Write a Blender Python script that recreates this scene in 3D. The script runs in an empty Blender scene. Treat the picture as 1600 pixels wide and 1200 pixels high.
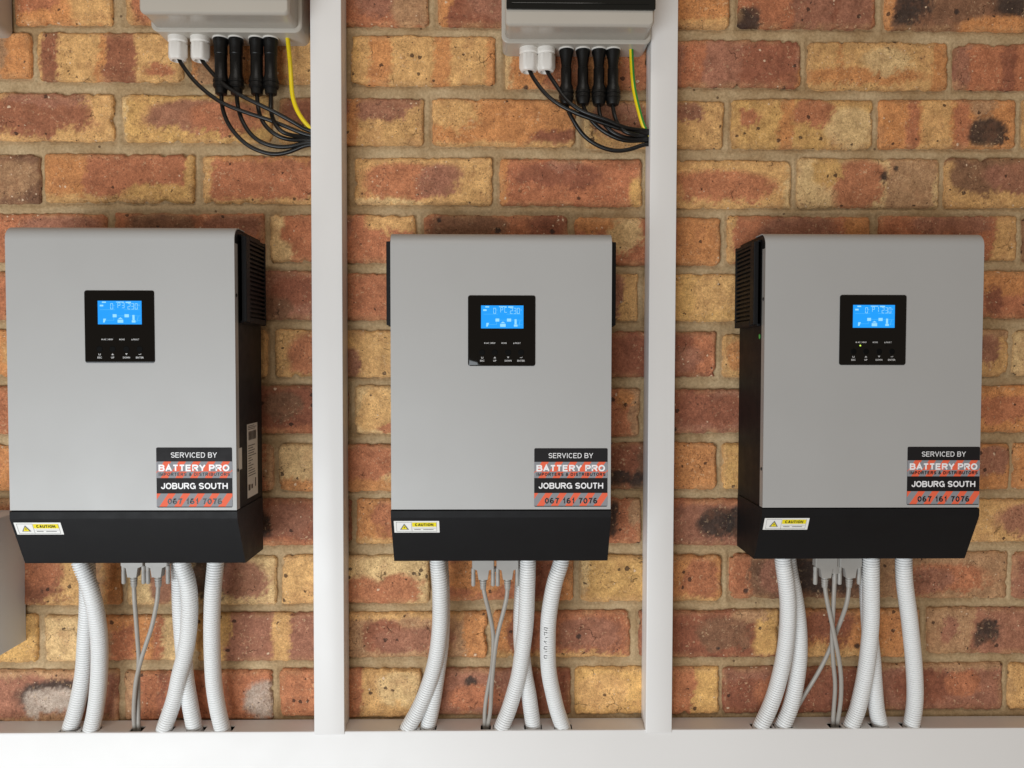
import bpy, bmesh, math, random
import numpy as np
from mathutils import Vector, Matrix

# ------------------------------------------------------------------ scene, camera, light
S = bpy.context.scene
R = math.radians
DIST = 1.13                      # metres from the lens to the brick faces
F = 1200.0                       # focal length in pixels of the 1600 px wide photograph
CAMLOC = Vector((0.0, -DIST, 1.5))
cam_rot = (Matrix.Rotation(R(-0.8), 3, 'Z') @ Matrix.Rotation(R(90 - 1.8), 3, 'X') @ Matrix.Rotation(0.0015, 3, 'Z'))
cd = bpy.data.cameras.new('camera'); cam = bpy.data.objects.new('camera', cd)
S.collection.objects.link(cam); S.camera = cam
cam.matrix_world = Matrix.Translation(CAMLOC) @ cam_rot.to_4x4()
cd.sensor_width = 36; cd.lens = 36 * F / 1600; cd.clip_start = 0.01; cd.clip_end = 100

S.view_settings.view_transform = 'Standard'; S.view_settings.look = 'None'
S.view_settings.exposure = 0; S.view_settings.gamma = 1

w = bpy.data.worlds.new('World'); S.world = w; w.use_nodes = True
bg = w.node_tree.nodes['Background']
bg.inputs[0].default_value = (1.0, 0.79, 0.60, 1); bg.inputs[1].default_value = 0.25

def lamp(name, loc, target, size, sizey, power, col):
    l = bpy.data.lights.new(name, 'AREA'); l.shape = 'RECTANGLE'; l.size = size; l.size_y = sizey
    l.energy = power; l.color = col
    o = bpy.data.objects.new(name, l); S.collection.objects.link(o); o.location = loc
    o.rotation_euler = (Vector(target) - Vector(loc)).to_track_quat('-Z', 'Y').to_euler()
# daylight through the open doorway, low and to the left of the photographer
lamp('doorway_daylight', (-1.12, -2.1, 0.50), (-0.25, 0, 0.84), 1.9, 1.4, 55, (0.88, 0.95, 1.0))
# added fill that lifts the trunking's top ledge, high behind the photographer
lamp('high_fill', (-0.2, -2.6, 3.9), (0, 0, 1.0), 2.4, 0.6, 21, (1.0, 0.95, 0.88))

def at(px, py, d=0.0):
    """pixel of the 1600x1200 photograph -> point on the vertical plane d metres in front of the wall"""
    v = cam_rot @ Vector(((px - 800) / F, (600 - py) / F, -1.0))
    t = (DIST - d) / v.y
    return CAMLOC + v * t

# ------------------------------------------------------------------ noise
def hash2(ix, iy, seed):
    h = (ix.astype(np.int64) * 374761393 + iy.astype(np.int64) * 668265263 + int(seed) * 1442695041) & 0xFFFFFFFF
    h = ((h ^ (h >> 13)) * 1274126177) & 0xFFFFFFFF
    return ((h ^ (h >> 16)) & 0xFFFF) / 65535.0
def vnoise(x, y, seed=0, octv=1):
    out = 0; amp = 1; tot = 0
    for o in range(octv):
        ix = np.floor(x); iy = np.floor(y); fx = x - ix; fy = y - iy
        fx = fx * fx * (3 - 2 * fx); fy = fy * fy * (3 - 2 * fy)
        a = hash2(ix, iy, seed + o); b = hash2(ix + 1, iy, seed + o)
        c = hash2(ix, iy + 1, seed + o); d = hash2(ix + 1, iy + 1, seed + o)
        out = out + amp * ((a * (1 - fx) + b * fx) * (1 - fy) + (c * (1 - fx) + d * fx) * fy)
        tot += amp; amp *= 0.5; x = x * 2.03 + 7.1; y = y * 2.03 + 3.7
    return out / tot * 2 - 1

# ------------------------------------------------------------------ materials
def lin(c):
    return tuple(((v / 255) / 12.92 if v / 255 <= 0.04045 else ((v / 255 + 0.055) / 1.055) ** 2.4) for v in c)
class NT:
    def __init__(s, name):
        s.m = bpy.data.materials.new(name); s.m.use_nodes = True
        s.t = s.m.node_tree; s.b = s.t.nodes['Principled BSDF']
    def n(s, typ, **kw):
        nd = s.t.nodes.new(typ)
        for k, v in kw.items(): setattr(nd, k, v)
        return nd
    def l(s, a, b): s.t.links.new(a, b)
    def math(s, op, a, b=None, c=None, clamp=False):
        nd = s.n('ShaderNodeMath', operation=op); nd.use_clamp = clamp
        for i, v in enumerate((a, b, c)):
            if v is None: continue
            if isinstance(v, (int, float)): nd.inputs[i].default_value = v
            else: s.l(v, nd.inputs[i])
        return nd.outputs[0]
    def mix(s, fac, a, b, blend='MIX'):
        nd = s.n('ShaderNodeMix', data_type='RGBA', blend_type=blend)
        for i, v in ((0, fac), (6, a), (7, b)):
            if isinstance(v, (int, float)): nd.inputs[i].default_value = v
            elif isinstance(v, tuple): nd.inputs[i].default_value = (*v[:3], 1)
            else: s.l(v, nd.inputs[i])
        return nd.outputs[2]
    def noise(s, vec, scale, detail=3, rough=0.55):
        nd = s.n('ShaderNodeTexNoise'); nd.inputs['Scale'].default_value = scale
        nd.inputs['Detail'].default_value = detail; nd.inputs['Roughness'].default_value = rough
        if vec is not None: s.l(vec, nd.inputs['Vector'])
        return nd.outputs[0]
    def ramp(s, v, a, b, lo=0.0, hi=1.0):
        nd = s.n('ShaderNodeMapRange'); s.l(v, nd.inputs[0])
        for i, x in enumerate((a, b, lo, hi)): nd.inputs[i + 1].default_value = x
        return nd.outputs[0]
    def bump(s, h, strength, dist):
        nd = s.n('ShaderNodeBump'); s.l(h, nd.inputs['Height'])
        nd.inputs['Strength'].default_value = strength; nd.inputs['Distance'].default_value = dist
        s.l(nd.outputs[0], s.b.inputs['Normal'])

def plain(name, rgb, rough=0.5, metal=0.0, var=0.04, scale=30, bump=0.0, bscale=900, emit=None, coat=0.0, spec=0.5):
    t = NT(name); pos = t.n('ShaderNodeTexCoord').outputs['Object']
    c = lin(rgb)
    n = t.noise(pos, scale, 4)
    f = t.ramp(n, 0.3, 0.7, 1 - var, 1 + var)
    vm = t.n('ShaderNodeVectorMath', operation='SCALE'); vm.inputs[0].default_value = c
    t.l(f, vm.inputs['Scale']); t.l(vm.outputs[0], t.b.inputs['Base Color'])
    t.l(t.ramp(t.noise(pos, scale * 2.3, 3), 0.3, 0.7, max(rough - min(0.05, rough * .3), 0.02), rough + min(0.05, rough * .3)), t.b.inputs['Roughness'])
    t.b.inputs['Metallic'].default_value = metal
    t.b.inputs['Specular IOR Level'].default_value = spec
    if coat: t.b.inputs['Coat Weight'].default_value = coat; t.b.inputs['Coat Roughness'].default_value = 0.05
    if bump: t.bump(t.noise(pos, bscale, 2), bump, 0.0005)
    if emit:
        t.b.inputs['Emission Color'].default_value = (*lin(emit[0]), 1); t.b.inputs['Emission Strength'].default_value = emit[1]
    return t.m

M = {}
M['silver'] = plain('silver_paint', (174, 174, 173), 0.5, 0.15, 0.018, 4, 0.25, 1300, spec=0.4)
M['silver_edge'] = plain('silver_fold', (170, 168, 164), 0.4, 0.4, 0.02, 12)
M['black_metal'] = plain('black_powder_coat', (17, 17, 19), 0.55, 0, 0.08, 20, 0.25, 1500, spec=0.22)
M['black_dark'] = plain('black_plastic_dark', (14, 14, 14), 0.5, 0, 0.05, 20, spec=0.3)
M['glass_panel'] = plain('black_gloss_panel', (7, 7, 7), 0.03, 0, 0.02, 10, spec=0.4)
M['button'] = plain('black_button', (10, 10, 10), 0.6, spec=0.08)
M['pvc'] = plain('white_pvc', (226, 225, 224), 0.38, 0, 0.014, 5)
M['conduit'] = plain('white_conduit', (228, 229, 229), 0.4, 0, 0.015, 40)
M['gland'] = plain('white_nylon', (236, 232, 226), 0.35, 0, 0.01, 40)
M['box_grey'] = plain('grey_abs', (184, 178, 168), 0.2, 0, 0.01, 12)
M['box_grey2'] = plain('grey_steel_box', (208, 213, 216), 0.4, 0, 0.02, 10)
M['cable_black'] = plain('black_cable', (13, 13, 13), 0.33, 0, 0.1, 60, spec=0.4)
M['mc_black'] = plain('black_connector', (11, 11, 11), 0.4, 0, 0.1, 60, spec=0.35)
M['plug_grey'] = plain('grey_plug', (160, 157, 152), 0.45, 0, 0.03, 60)
M['cord_grey'] = plain('grey_cord', (160, 155, 148), 0.42, 0, 0.03, 60)
M['yellow'] = plain('yellow_wire', (232, 205, 20), 0.3, 0, 0.03, 60)
M['green'] = plain('green_stripe', (50, 140, 50), 0.35, 0, 0.03, 60)
M['window'] = plain('smoked_window', (14, 18, 18), 0.06, 0, 0.02, 10)
M['screw'] = plain('screw', (20, 20, 20), 0.4)
M['sticker_black'] = plain('sticker_black', (24, 22, 24), 0.6, 0, 0.02, 30, spec=0.25)
M['sticker_grey'] = plain('sticker_grey', (150, 152, 156), 0.4, 0, 0.02, 30)
M['ink_white'] = plain('ink_white', (240, 240, 242), 0.4, 0, 0.01, 30)
M['ink_soft'] = plain('ink_soft_white', (190, 190, 190), 0.4, 0, 0.01, 30)
M['ink_black'] = plain('ink_black', (28, 24, 30), 0.4, 0, 0.01, 30)
M['paper'] = plain('label_paper', (235, 235, 232), 0.45, 0, 0.01, 30)
M['paper_dim'] = plain('side_label_paper', (214, 208, 198), 0.45, 0, 0.02, 30)
M['caution_yellow'] = plain('caution_yellow', (240, 222, 30), 0.45, 0, 0.01, 30)
M['ink_grey'] = plain('ink_grey', (110, 110, 112), 0.45, 0, 0.01, 30)
M['lcd'] = plain('lcd_backlight', (5, 20, 60), 0.25, 0, 0.0, 10, emit=((24, 160, 255), 1.0))
M['lcd_on'] = plain('lcd_segment', (60, 90, 120), 0.3, 0, 0.0, 10, emit=((150, 218, 255), 0.95))
M['lcd_dim'] = plain('lcd_segment_dim', (30, 60, 100), 0.3, 0, 0.0, 10, emit=((75, 185, 255), 0.95))
M['led_green'] = plain('led_green', (100, 160, 30), 0.3, emit=((205, 235, 90), 1.2))
M['dot_green'] = plain('dot_green', (60, 150, 60), 0.4)
M['bracket'] = plain('steel_bracket', (60, 60, 62), 0.4, 0.6)
M['inside_shade'] = plain('trunking_inside_shade', (60, 60, 60), 0.6)  # dark tone painting the shade within the white trunking
M['gasket'] = plain('grey_gasket', (70, 74, 78), 0.5)

def stripes_mat():
    t = NT('orange_grey_stripes'); tc = t.n('ShaderNodeTexCoord').outputs['Object']
    sp = t.n('ShaderNodeSeparateXYZ'); t.l(tc, sp.inputs[0]); x, z = sp.outputs[0], sp.outputs[2]
    at_ = t.n('ShaderNodeAttribute'); at_.attribute_name = 'phase'
    u = t.math('SUBTRACT', t.math('DIVIDE', x, 0.0188), t.math('MULTIPLY', z, 36.0))
    u = t.math('ADD', u, at_.outputs['Fac'])
    fr = t.math('FRACT', u)
    m = t.math('GREATER_THAN', fr, 0.5)
    c = t.mix(m, lin((140, 141, 146)), lin((232, 104, 74)))
    t.l(c, t.b.inputs['Base Color']); t.b.inputs['Roughness'].default_value = 0.6; t.b.inputs['Specular IOR Level'].default_value = 0.25
    return t.m
M['stripes'] = stripes_mat()

def brick_mat():
    t = NT('stock_brick'); pos = t.n('ShaderNodeNewGeometry').outputs['Position']
    attr = t.n('ShaderNodeAttribute'); attr.attribute_name = 'tone'
    col = attr.outputs['Color']
    # mottling
    n5 = t.noise(pos, 210, 3, 0.62)
    col = t.mix(1.0, col, t.mix(t.ramp(n5, 0.32, 0.68), (0.82, 0.78, 0.75), (1.15, 1.16, 1.17)), 'MULTIPLY')
    n1 = t.noise(pos, 55, 5, 0.65); n2 = t.noise(pos, 520, 5, 0.8); n3 = t.noise(pos, 30, 5, 0.7)
    col = t.mix(1.0, col, t.mix(t.ramp(n1, 0.3, 0.7), (0.68, 0.64, 0.61), (1.26, 1.27, 1.27)), 'MULTIPLY')
    col = t.mix(1.0, col, t.mix(t.ramp(n2, 0.28, 0.72), (0.56, 0.50, 0.45), (1.36, 1.36, 1.34)), 'MULTIPLY')
    col = t.mix(t.ramp(n3, 0.50, 0.72, 0, 0.30), col, lin((178, 108, 64)))
    # pale grit grains
    v = t.n('ShaderNodeTexVoronoi'); v.inputs['Scale'].default_value = 140; v.inputs['Randomness'].default_value = 1
    warp = t.n('ShaderNodeVectorMath', operation='ADD'); t.l(pos, warp.inputs[0])
    nn = t.n('ShaderNodeTexNoise'); nn.inputs['Scale'].default_value = 300; t.l(pos, nn.inputs['Vector'])
    sc = t.n('ShaderNodeVectorMath', operation='SCALE'); t.l(nn.outputs['Color'], sc.inputs[0]); sc.inputs['Scale'].default_value = 0.004
    t.l(sc.outputs[0], warp.inputs[1]); t.l(warp.outputs[0], v.inputs['Vector'])
    sep = t.n('ShaderNodeSeparateColor'); t.l(v.outputs['Color'], sep.inputs[0])
    grain = t.math('MULTIPLY', t.math('LESS_THAN', v.outputs['Distance'], t.math('MULTIPLY', sep.outputs[1], 0.34)), t.math('GREATER_THAN', sep.outputs[0], 0.84))
    col = t.mix(t.math('MULTIPLY', grain, 0.8), col, lin((232, 200, 165)))
    # small iron spots
    v2 = t.n('ShaderNodeTexVoronoi'); v2.inputs['Scale'].default_value = 95; t.l(warp.outputs[0], v2.inputs['Vector'])
    s2 = t.n('ShaderNodeSeparateColor'); t.l(v2.outputs['Color'], s2.inputs[0])
    rad = t.math('MULTIPLY', s2.outputs[1], 0.33)
    pit = t.math('MULTIPLY', t.math('LESS_THAN', v2.outputs['Distance'], rad), t.math('GREATER_THAN', s2.outputs[0], 0.58))
    col = t.mix(t.math('MULTIPLY', pit, 0.82), col, lin((58, 36, 26)))
    # large iron spots
    v3 = t.n('ShaderNodeTexVoronoi'); v3.inputs['Scale'].default_value = 24; t.l(warp.outputs[0], v3.inputs['Vector'])
    s3 = t.n('ShaderNodeSeparateColor'); t.l(v3.outputs['Color'], s3.inputs[0])
    big = t.math('MULTIPLY', t.ramp(v3.outputs['Distance'], 0.13, 0.085), t.math('GREATER_THAN', s3.outputs[0], 0.80))
    col = t.mix(t.math('MULTIPLY', big, 0.85), col, lin((48, 40, 38)))
    # peppering of dark flecks in patches, and lighter sandy crumbs
    fl = t.math('MULTIPLY', t.ramp(t.noise(pos, 330, 2, 0.5), 0.60, 0.66), t.ramp(t.noise(pos, 24, 3), 0.42, 0.58))
    col = t.mix(t.math('MULTIPLY', fl, 0.55), col, lin((86, 52, 36)))
    cb = t.math('MULTIPLY', t.ramp(t.noise(warp.outputs[0], 260, 2, 0.5), 0.62, 0.67), t.ramp(t.noise(pos, 31, 3), 0.45, 0.60))
    col = t.mix(t.math('MULTIPLY', cb, 0.45), col, lin((226, 188, 140)))
    # cracks
    v4 = t.n('ShaderNodeTexVoronoi', feature='DISTANCE_TO_EDGE'); v4.inputs['Scale'].default_value = 34
    w4 = t.n('ShaderNodeVectorMath', operation='ADD'); t.l(pos, w4.inputs[0])
    n4 = t.n('ShaderNodeTexNoise'); n4.inputs['Scale'].default_value = 60; n4.inputs['Detail'].default_value = 4; t.l(pos, n4.inputs['Vector'])
    sc4 = t.n('ShaderNodeVectorMath', operation='SCALE'); t.l(n4.outputs['Color'], sc4.inputs[0]); sc4.inputs['Scale'].default_value = 0.02
    t.l(sc4.outputs[0], w4.inputs[1]); t.l(w4.outputs[0], v4.inputs['Vector'])
    cr = t.math('MULTIPLY', t.ramp(v4.outputs['Distance'], 0.016, 0.0), t.ramp(t.noise(pos, 26, 3), 0.60, 0.66))
    col = t.mix(t.math('MULTIPLY', cr, 0.62), col, lin((70, 45, 30)))
    hs = t.n('ShaderNodeHueSaturation'); hs.inputs['Saturation'].default_value = 0.91; hs.inputs['Value'].default_value = 1.04; t.l(col, hs.inputs['Color'])
    t.l(hs.outputs[0], t.b.inputs['Base Color'])
    t.b.inputs['Roughness'].default_value = 0.72; t.b.inputs['Specular IOR Level'].default_value = 0.3
    h = t.math('ADD', t.math('ADD', t.math('MULTIPLY', n1, 1.0), t.math('MULTIPLY', n2, 0.55)), t.math('MULTIPLY', n5, 0.6))
    h = t.math('SUBTRACT', h, t.math('MULTIPLY', pit, 0.5)); h = t.math('SUBTRACT', h, t.math('MULTIPLY', big, 0.4))
    h = t.math('SUBTRACT', h, t.math('MULTIPLY', cr, 0.9)); h = t.math('ADD', h, t.math('MULTIPLY', grain, 0.3))
    t.bump(h, 0.9, 0.0022)
    return t.m
M['brick'] = brick_mat()

def mortar_mat():
    t = NT('mortar'); pos = t.n('ShaderNodeNewGeometry').outputs['Position']
    n1 = t.noise(pos, 16, 5, 0.6); n2 = t.noise(pos, 260, 4, 0.7); n3 = t.noise(pos, 90, 4, 0.7)
    col = t.mix(t.ramp(n1, 0.35, 0.68), lin((166, 138, 102)), lin((196, 172, 136)))
    col = t.mix(1.0, col, t.mix(t.ramp(n2, 0.3, 0.7), (0.72, 0.70, 0.66), (1.18, 1.18, 1.18)), 'MULTIPLY')
    col = t.mix(t.ramp(n3, 0.66, 0.8, 0, 0.4), col, lin((150, 92, 58)))
    v2 = t.n('ShaderNodeTexVoronoi'); v2.inputs['Scale'].default_value = 60; t.l(pos, v2.inputs['Vector'])
    s2 = t.n('ShaderNodeSeparateColor'); t.l(v2.outputs['Color'], s2.inputs[0])
    pit = t.math('MULTIPLY', t.math('LESS_THAN', v2.outputs['Distance'], 0.12), t.math('GREATER_THAN', s2.outputs[0], 0.88))
    col = t.mix(t.math('MULTIPLY', pit, 0.7), col, lin((70, 48, 34)))
    t.l(col, t.b.inputs['Base Color']); t.b.inputs['Roughness'].default_value = 0.85
    t.b.inputs['Specular IOR Level'].default_value = 0.2
    t.bump(t.math('ADD', t.math('MULTIPLY', n2, 0.6), n3), 0.8, 0.0022)
    return t.m
M['mortar'] = mortar_mat()

# ------------------------------------------------------------------ object helpers
C = S.collection
def link(name, me, mat=None, parent=None, smooth=None):
    o = bpy.data.objects.new(name, me); C.objects.link(o)
    if mat is not None and not me.materials: me.materials.append(M[mat])
    if parent: o.parent = parent
    return o
def tag(o, label, cat, group=None):
    o['label'] = label; o['category'] = cat
    if group: o['group'] = group
    return o
def thing(name, loc, label, cat, group=None):
    o = bpy.data.objects.new(name, None); C.objects.link(o); o.location = loc; o.empty_display_size = 0.02
    return tag(o, label, cat, group)
def mesh(name, verts, faces, smooth=False, auto=None):
    me = bpy.data.meshes.new(name); me.from_pydata([tuple(v) for v in verts], [], faces)
    if smooth:
        me.polygons.foreach_set('use_smooth', [True] * len(me.polygons))
        if auto: 
            me.update(); me.set_sharp_from_angle(angle=R(auto))
    me.update(); return me
def rrect(x0, x1, z0, z1, r, seg=5):
    r = max(min(r, (x1 - x0) / 2 - 1e-5, (z1 - z0) / 2 - 1e-5), 1e-5); pts = []
    for cx, cz, a0 in ((x1 - r, z1 - r, 0), (x0 + r, z1 - r, 90), (x0 + r, z0 + r, 180), (x1 - r, z0 + r, 270)):
        for i in range(seg + 1):
            a = R(a0 + 90 * i / seg); pts.append((cx + r * math.cos(a), cz + r * math.sin(a)))
    return pts
def loft(name, x0, x1, z0, z1, r, layers, seg=5, cap_back=True, auto=35):
    """rounded rectangle in XZ lofted towards -Y; layers = [(distance out, inset)...]"""
    V = []; Fc = []; n = 4 * (seg + 1)
    for d, ins in layers:
        for (x, z) in rrect(x0 + ins, x1 - ins, z0 + ins, z1 - ins, max(r - ins, 0.0004), seg): V.append((x, -d, z))
    for k in range(len(layers) - 1):
        for i in range(n):
            j = (i + 1) % n; a = k * n
            Fc.append((a + i, a + j, a + n + j, a + n + i))
    Fc.append(tuple(range((len(layers) - 1) * n, len(layers) * n)))
    if cap_back: Fc.append(tuple(reversed(range(n))))
    return mesh(name, V, Fc, True, auto)
def box(name, x0, x1, d0, d1, z0, z1, bev=0.0):
    e = min(bev, (x1 - x0) / 3, (z1 - z0) / 3, abs(d1 - d0) / 2)
    if bev: return loft(name, x0, x1, z0, z1, e, [(d0, 0), (d1 - e, 0), (d1 - e * 0.3, e * 0.3), (d1, e)], 2)
    return loft(name, x0, x1, z0, z1, 0.00001, [(d0, 0), (d1, 0)], 1) if False else mesh(name,
        [(x, -d, z) for d in (d0, d1) for (x, z) in ((x0, z0), (x1, z0), (x1, z1), (x0, z1))],
        [(3, 2, 1, 0), (4, 5, 6, 7), (0, 1, 5, 4), (1, 2, 6, 5), (2, 3, 7, 6), (3, 0, 4, 7)])
def extrude_profile(name, prof, x0, x1, smooth=True, auto=30):
    """prof: closed list of (distance out, z), extruded along X"""
    n = len(prof); V = [(x, -d, z) for x in (x0, x1) for d, z in prof]
    Fc = [(i, (i + 1) % n, n + (i + 1) % n, n + i) for i in range(n)]
    Fc += [tuple(reversed(range(n))), tuple(range(n, 2 * n))]
    me = mesh(name, V, Fc, smooth, auto)
    bm = bmesh.new(); bm.from_mesh(me); bmesh.ops.recalc_face_normals(bm, faces=bm.faces); bm.to_mesh(me); bm.free()
    return me
def lathe(name, prof, seg=20, smooth=True, auto=32, hexf=None):
    """prof: (radius, z) top to bottom about Z"""
    V = []; Fc = []
    for k, (r, z) in enumerate(prof):
        for i in range(seg):
            a = 2 * math.pi * (i + 0.5) / seg
            rr = r
            if hexf and k in hexf:
                m = (a % (math.pi / 3)) - math.pi / 6; rr = r / math.cos(m) * 0.93
            V.append((rr * math.cos(a), rr * math.sin(a), z))
    for k in range(len(prof) - 1):
        for i in range(seg):
            j = (i + 1) % seg; Fc.append((k * seg + j, k * seg + i, (k + 1) * seg + i, (k + 1) * seg + j))
    Fc.append(tuple(range(seg))); Fc.append(tuple(reversed(range((len(prof) - 1) * seg, len(prof) * seg))))
    return mesh(name, V, Fc, smooth, auto)
def spline(P, n):
    P = [Vector(p) for p in P]; P = [2 * P[0] - P[1]] + P + [2 * P[-1] - P[-2]]; out = []
    for i in range(1, len(P) - 2):
        for k in range(n):
            t = k / n; a, b, c, d = P[i - 1:i + 3]
            out.append(0.5 * ((2 * b) + (c - a) * t + (2 * a - 5 * b + 4 * c - d) * t * t + (3 * b - a - 3 * c + d) * t ** 3))
    out.append(P[-2]); return out
def resample(path, step):
    P = np.array([tuple(p) for p in path]); L = np.concatenate([[0], np.cumsum(np.linalg.norm(np.diff(P, axis=0), axis=1))])
    # light smoothing keeps measured control points from kinking the tube
    n = max(int(L[-1] / step), 4); s = np.linspace(0, L[-1], n)
    return np.stack([np.interp(s, L, P[:, k]) for k in range(3)], 1), s
def tube(name, pts, r, step=0.003, seg=10, rib=None, smoothing=3):
    path = spline(pts, 12); P, s = resample(path, step)
    k = smoothing
    for _ in range(k):
        m = max(int(0.008 / step), 1)
        Q = P.copy(); Q[m:-m] = (P[:-2 * m] + 2 * P[m:-m] + P[2 * m:]) / 4 if len(P) > 2 * m + 2 else P[m:-m]; P = Q
    T = np.gradient(P, axis=0); T /= np.linalg.norm(T, axis=1)[:, None] + 1e-12
    up = np.array([0.13, -1.0, 0.05]); A = np.cross(T, up); A /= np.linalg.norm(A, axis=1)[:, None]; B = np.cross(T, A)
    rr = np.full(len(P), r)
    if rib: rr = r - rib[1] * np.clip(np.cos(2 * math.pi * s / rib[0]), 0, 1) ** 1.5
    ang = np.arange(seg) * 2 * math.pi / seg
    V = P[:, None, :] + rr[:, None, None] * (np.cos(ang)[None, :, None] * A[:, None, :] + np.sin(ang)[None, :, None] * B[:, None, :])
    V = V.reshape(-1, 3); n = len(P); Fc = []
    for i in range(n - 1):
        a = i * seg
        for j in range(seg):
            j2 = (j + 1) % seg; Fc.append((a + j, a + j2, a + seg + j2, a + seg + j))
    Fc.append(tuple(reversed(range(seg)))); Fc.append(tuple(range((n - 1) * seg, n * seg)))
    me = bpy.data.meshes.new(name); me.from_pydata(V.tolist(), [], Fc)
    me.polygons.foreach_set('use_smooth', [True] * len(me.polygons)); me.update(); return me, P, A, B, s
def join_meshes(name, mes):
    V = []; Fc = []; sm = []
    for me in mes:
        o = len(V); V += [tuple(v.co) for v in me.vertices]
        for p in me.polygons: Fc.append(tuple(o + i for i in p.vertices)); sm.append(p.use_smooth)
    out = bpy.data.meshes.new(name); out.from_pydata(V, [], Fc); out.polygons.foreach_set('use_smooth', sm); out.update(); return out
def quads(name, rects, d):
    """flat printed rectangles (x0,x1,z0,z1) or polygons lying d out from the local origin plane"""
    V = []; Fc = []
    for r in rects:
        P = [(r[0], r[2]), (r[1], r[2]), (r[1], r[3]), (r[0], r[3])] if not isinstance(r[0], tuple) else r
        o = len(V); V += [(x, -d, z) for x, z in P]; Fc.append(tuple(range(o, o + len(P))))
    return mesh(name, V, Fc)
def text(name, body, x0, x1, z0, z1, d, bold=0.0, space=1.0):
    cu = bpy.data.curves.new('t', 'FONT'); cu.body = body; cu.size = 1; cu.offset = bold; cu.space_character = space; cu.resolution_u = 3
    o = bpy.data.objects.new('t', cu); C.objects.link(o)
    dg = bpy.context.evaluated_depsgraph_get(); me = bpy.data.meshes.new_from_object(o.evaluated_get(dg))
    C.objects.unlink(o); bpy.data.objects.remove(o)
    n = len(me.vertices); co = np.empty(n * 3); me.vertices.foreach_get('co', co); co = co.reshape(-1, 3)
    mn = co.min(0); mx = co.max(0)
    out = np.empty_like(co)
    out[:, 0] = x0 + (co[:, 0] - mn[0]) / (mx[0] - mn[0]) * (x1 - x0)
    out[:, 2] = z0 + (co[:, 1] - mn[1]) / (mx[1] - mn[1]) * (z1 - z0); out[:, 1] = -d
    me.vertices.foreach_set('co', out.ravel()); me.name = name; me.materials.clear(); me.update(); return me
def _arc(cx, cy, rx, ry, a0, a1, n=10):
    return [(cx + rx * math.cos(R(a0 + (a1 - a0) * i / n)), cy + ry * math.sin(R(a0 + (a1 - a0) * i / n))) for i in range(n + 1)]
GLY = {   # centre lines in a unit box, with the advance width relative to the height
 'S': (.70, [_arc(.5, .755, .5, .245, 20, 180, 8) + _arc(.5, .755, .5, .245, 180, 255, 4)[1:] + _arc(.5, .245, .5, .245, 75, -160, 10)]),
 'E': (.68, [[(1, 1), (0, 1), (0, 0), (1, 0)], [(0, .52), (.92, .52)]]), 'F': (.62, [[(1, 1), (0, 1), (0, -.08)], [(0, .5), (.85, .5)]]),
 'R': (.74, [[(0, -.08), (0, 1)] + _arc(.62, .75, .36, .25, 90, -90, 8) + [(0, .5)], [(.5, .5), (1, -.06)]]),
 'V': (.74, [[(-.03, 1.08), (.5, 0), (1.03, 1.08)]]), 'I': (.16, [[(.5, -.08), (.5, 1.08)]]),
 'C': (.76, [_arc(.52, .5, .52, .5, 42, 318, 16)]), 'G': (.80, [_arc(.52, .5, .52, .5, 42, 318, 16) + [(1, .1), (1, .46), (.58, .46)]]),
 'D': (.74, [[(.5, 0), (0, 0), (0, 1), (.5, 1)] + _arc(.5, .5, .5, .5, 90, -90, 12)[1:]]),
 'B': (.72, [[(.58, .53), (0, .53), (0, 1)] + _arc(.62, .765, .30, .235, 90, -90, 8), [(0, .53), (0, 0)] + _arc(.64, .265, .36, .265, -90, 90, 8)]),
 'Y': (.74, [[(-.03, 1.08), (.5, .42), (1.03, 1.08)], [(.5, .5), (.5, -.08)]]),
 'A': (.78, [[(-.02, -.08), (.5, 1.0), (1.02, -.08)], [(.18, .3), (.82, .3)]]), 'T': (.66, [[(-.05, 1), (1.05, 1)], [(.5, 1), (.5, -.08)]]),
 'P': (.68, [[(0, -.08), (0, 1)] + _arc(.6, .73, .38, .27, 90, -90, 8) + [(0, .46)]]), 'O': (.82, [_arc(.5, .5, .5, .5, 90, 450, 24)]),
 'J': (.52, [[(1, 1.08), (1, .35)] + _arc(.5, .32, .5, .32, 0, -180, 8)]), 'U': (.72, [[(0, 1.08), (0, .38)] + _arc(.5, .38, .5, .38, 180, 360, 10) + [(1, 1.08)]]),
 'H': (.72, [[(0, -.08), (0, 1.08)], [(1, -.08), (1, 1.08)], [(0, .5), (1, .5)]]), 'M': (.86, [[(0, -.08), (0, 1.0), (.5, .05), (1, 1.0), (1, -.08)]]),
 'N': (.72, [[(0, -.08), (0, 1.0), (1, 0), (1, 1.08)]]), '&': (.76, [[(1, -.04), (.3, .7)] + _arc(.45, .82, .2, .18, 200, -20, 6) + [(.2, .48)] + _arc(.38, .25, .38, .25, 120, 320, 8) + [(.95, .5)]]),
 '0': (.58, [_arc(.5, .5, .5, .5, 90, 450, 22)]), '1': (.40, [[(.1, .72), (.45, .8), (.72, 1.05), (.72, -.08)]]),
 '6': (.58, [_arc(.5, .70, .46, .30, 55, 90, 4) + _arc(.55, .5, .55, .5, 90, 180, 6) + _arc(.5, .27, .5, .27, 180, 540, 18)]),
 '7': (.56, [[(0, 1), (1, 1), (.62, .55), (.42, -.08)]])}
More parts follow.
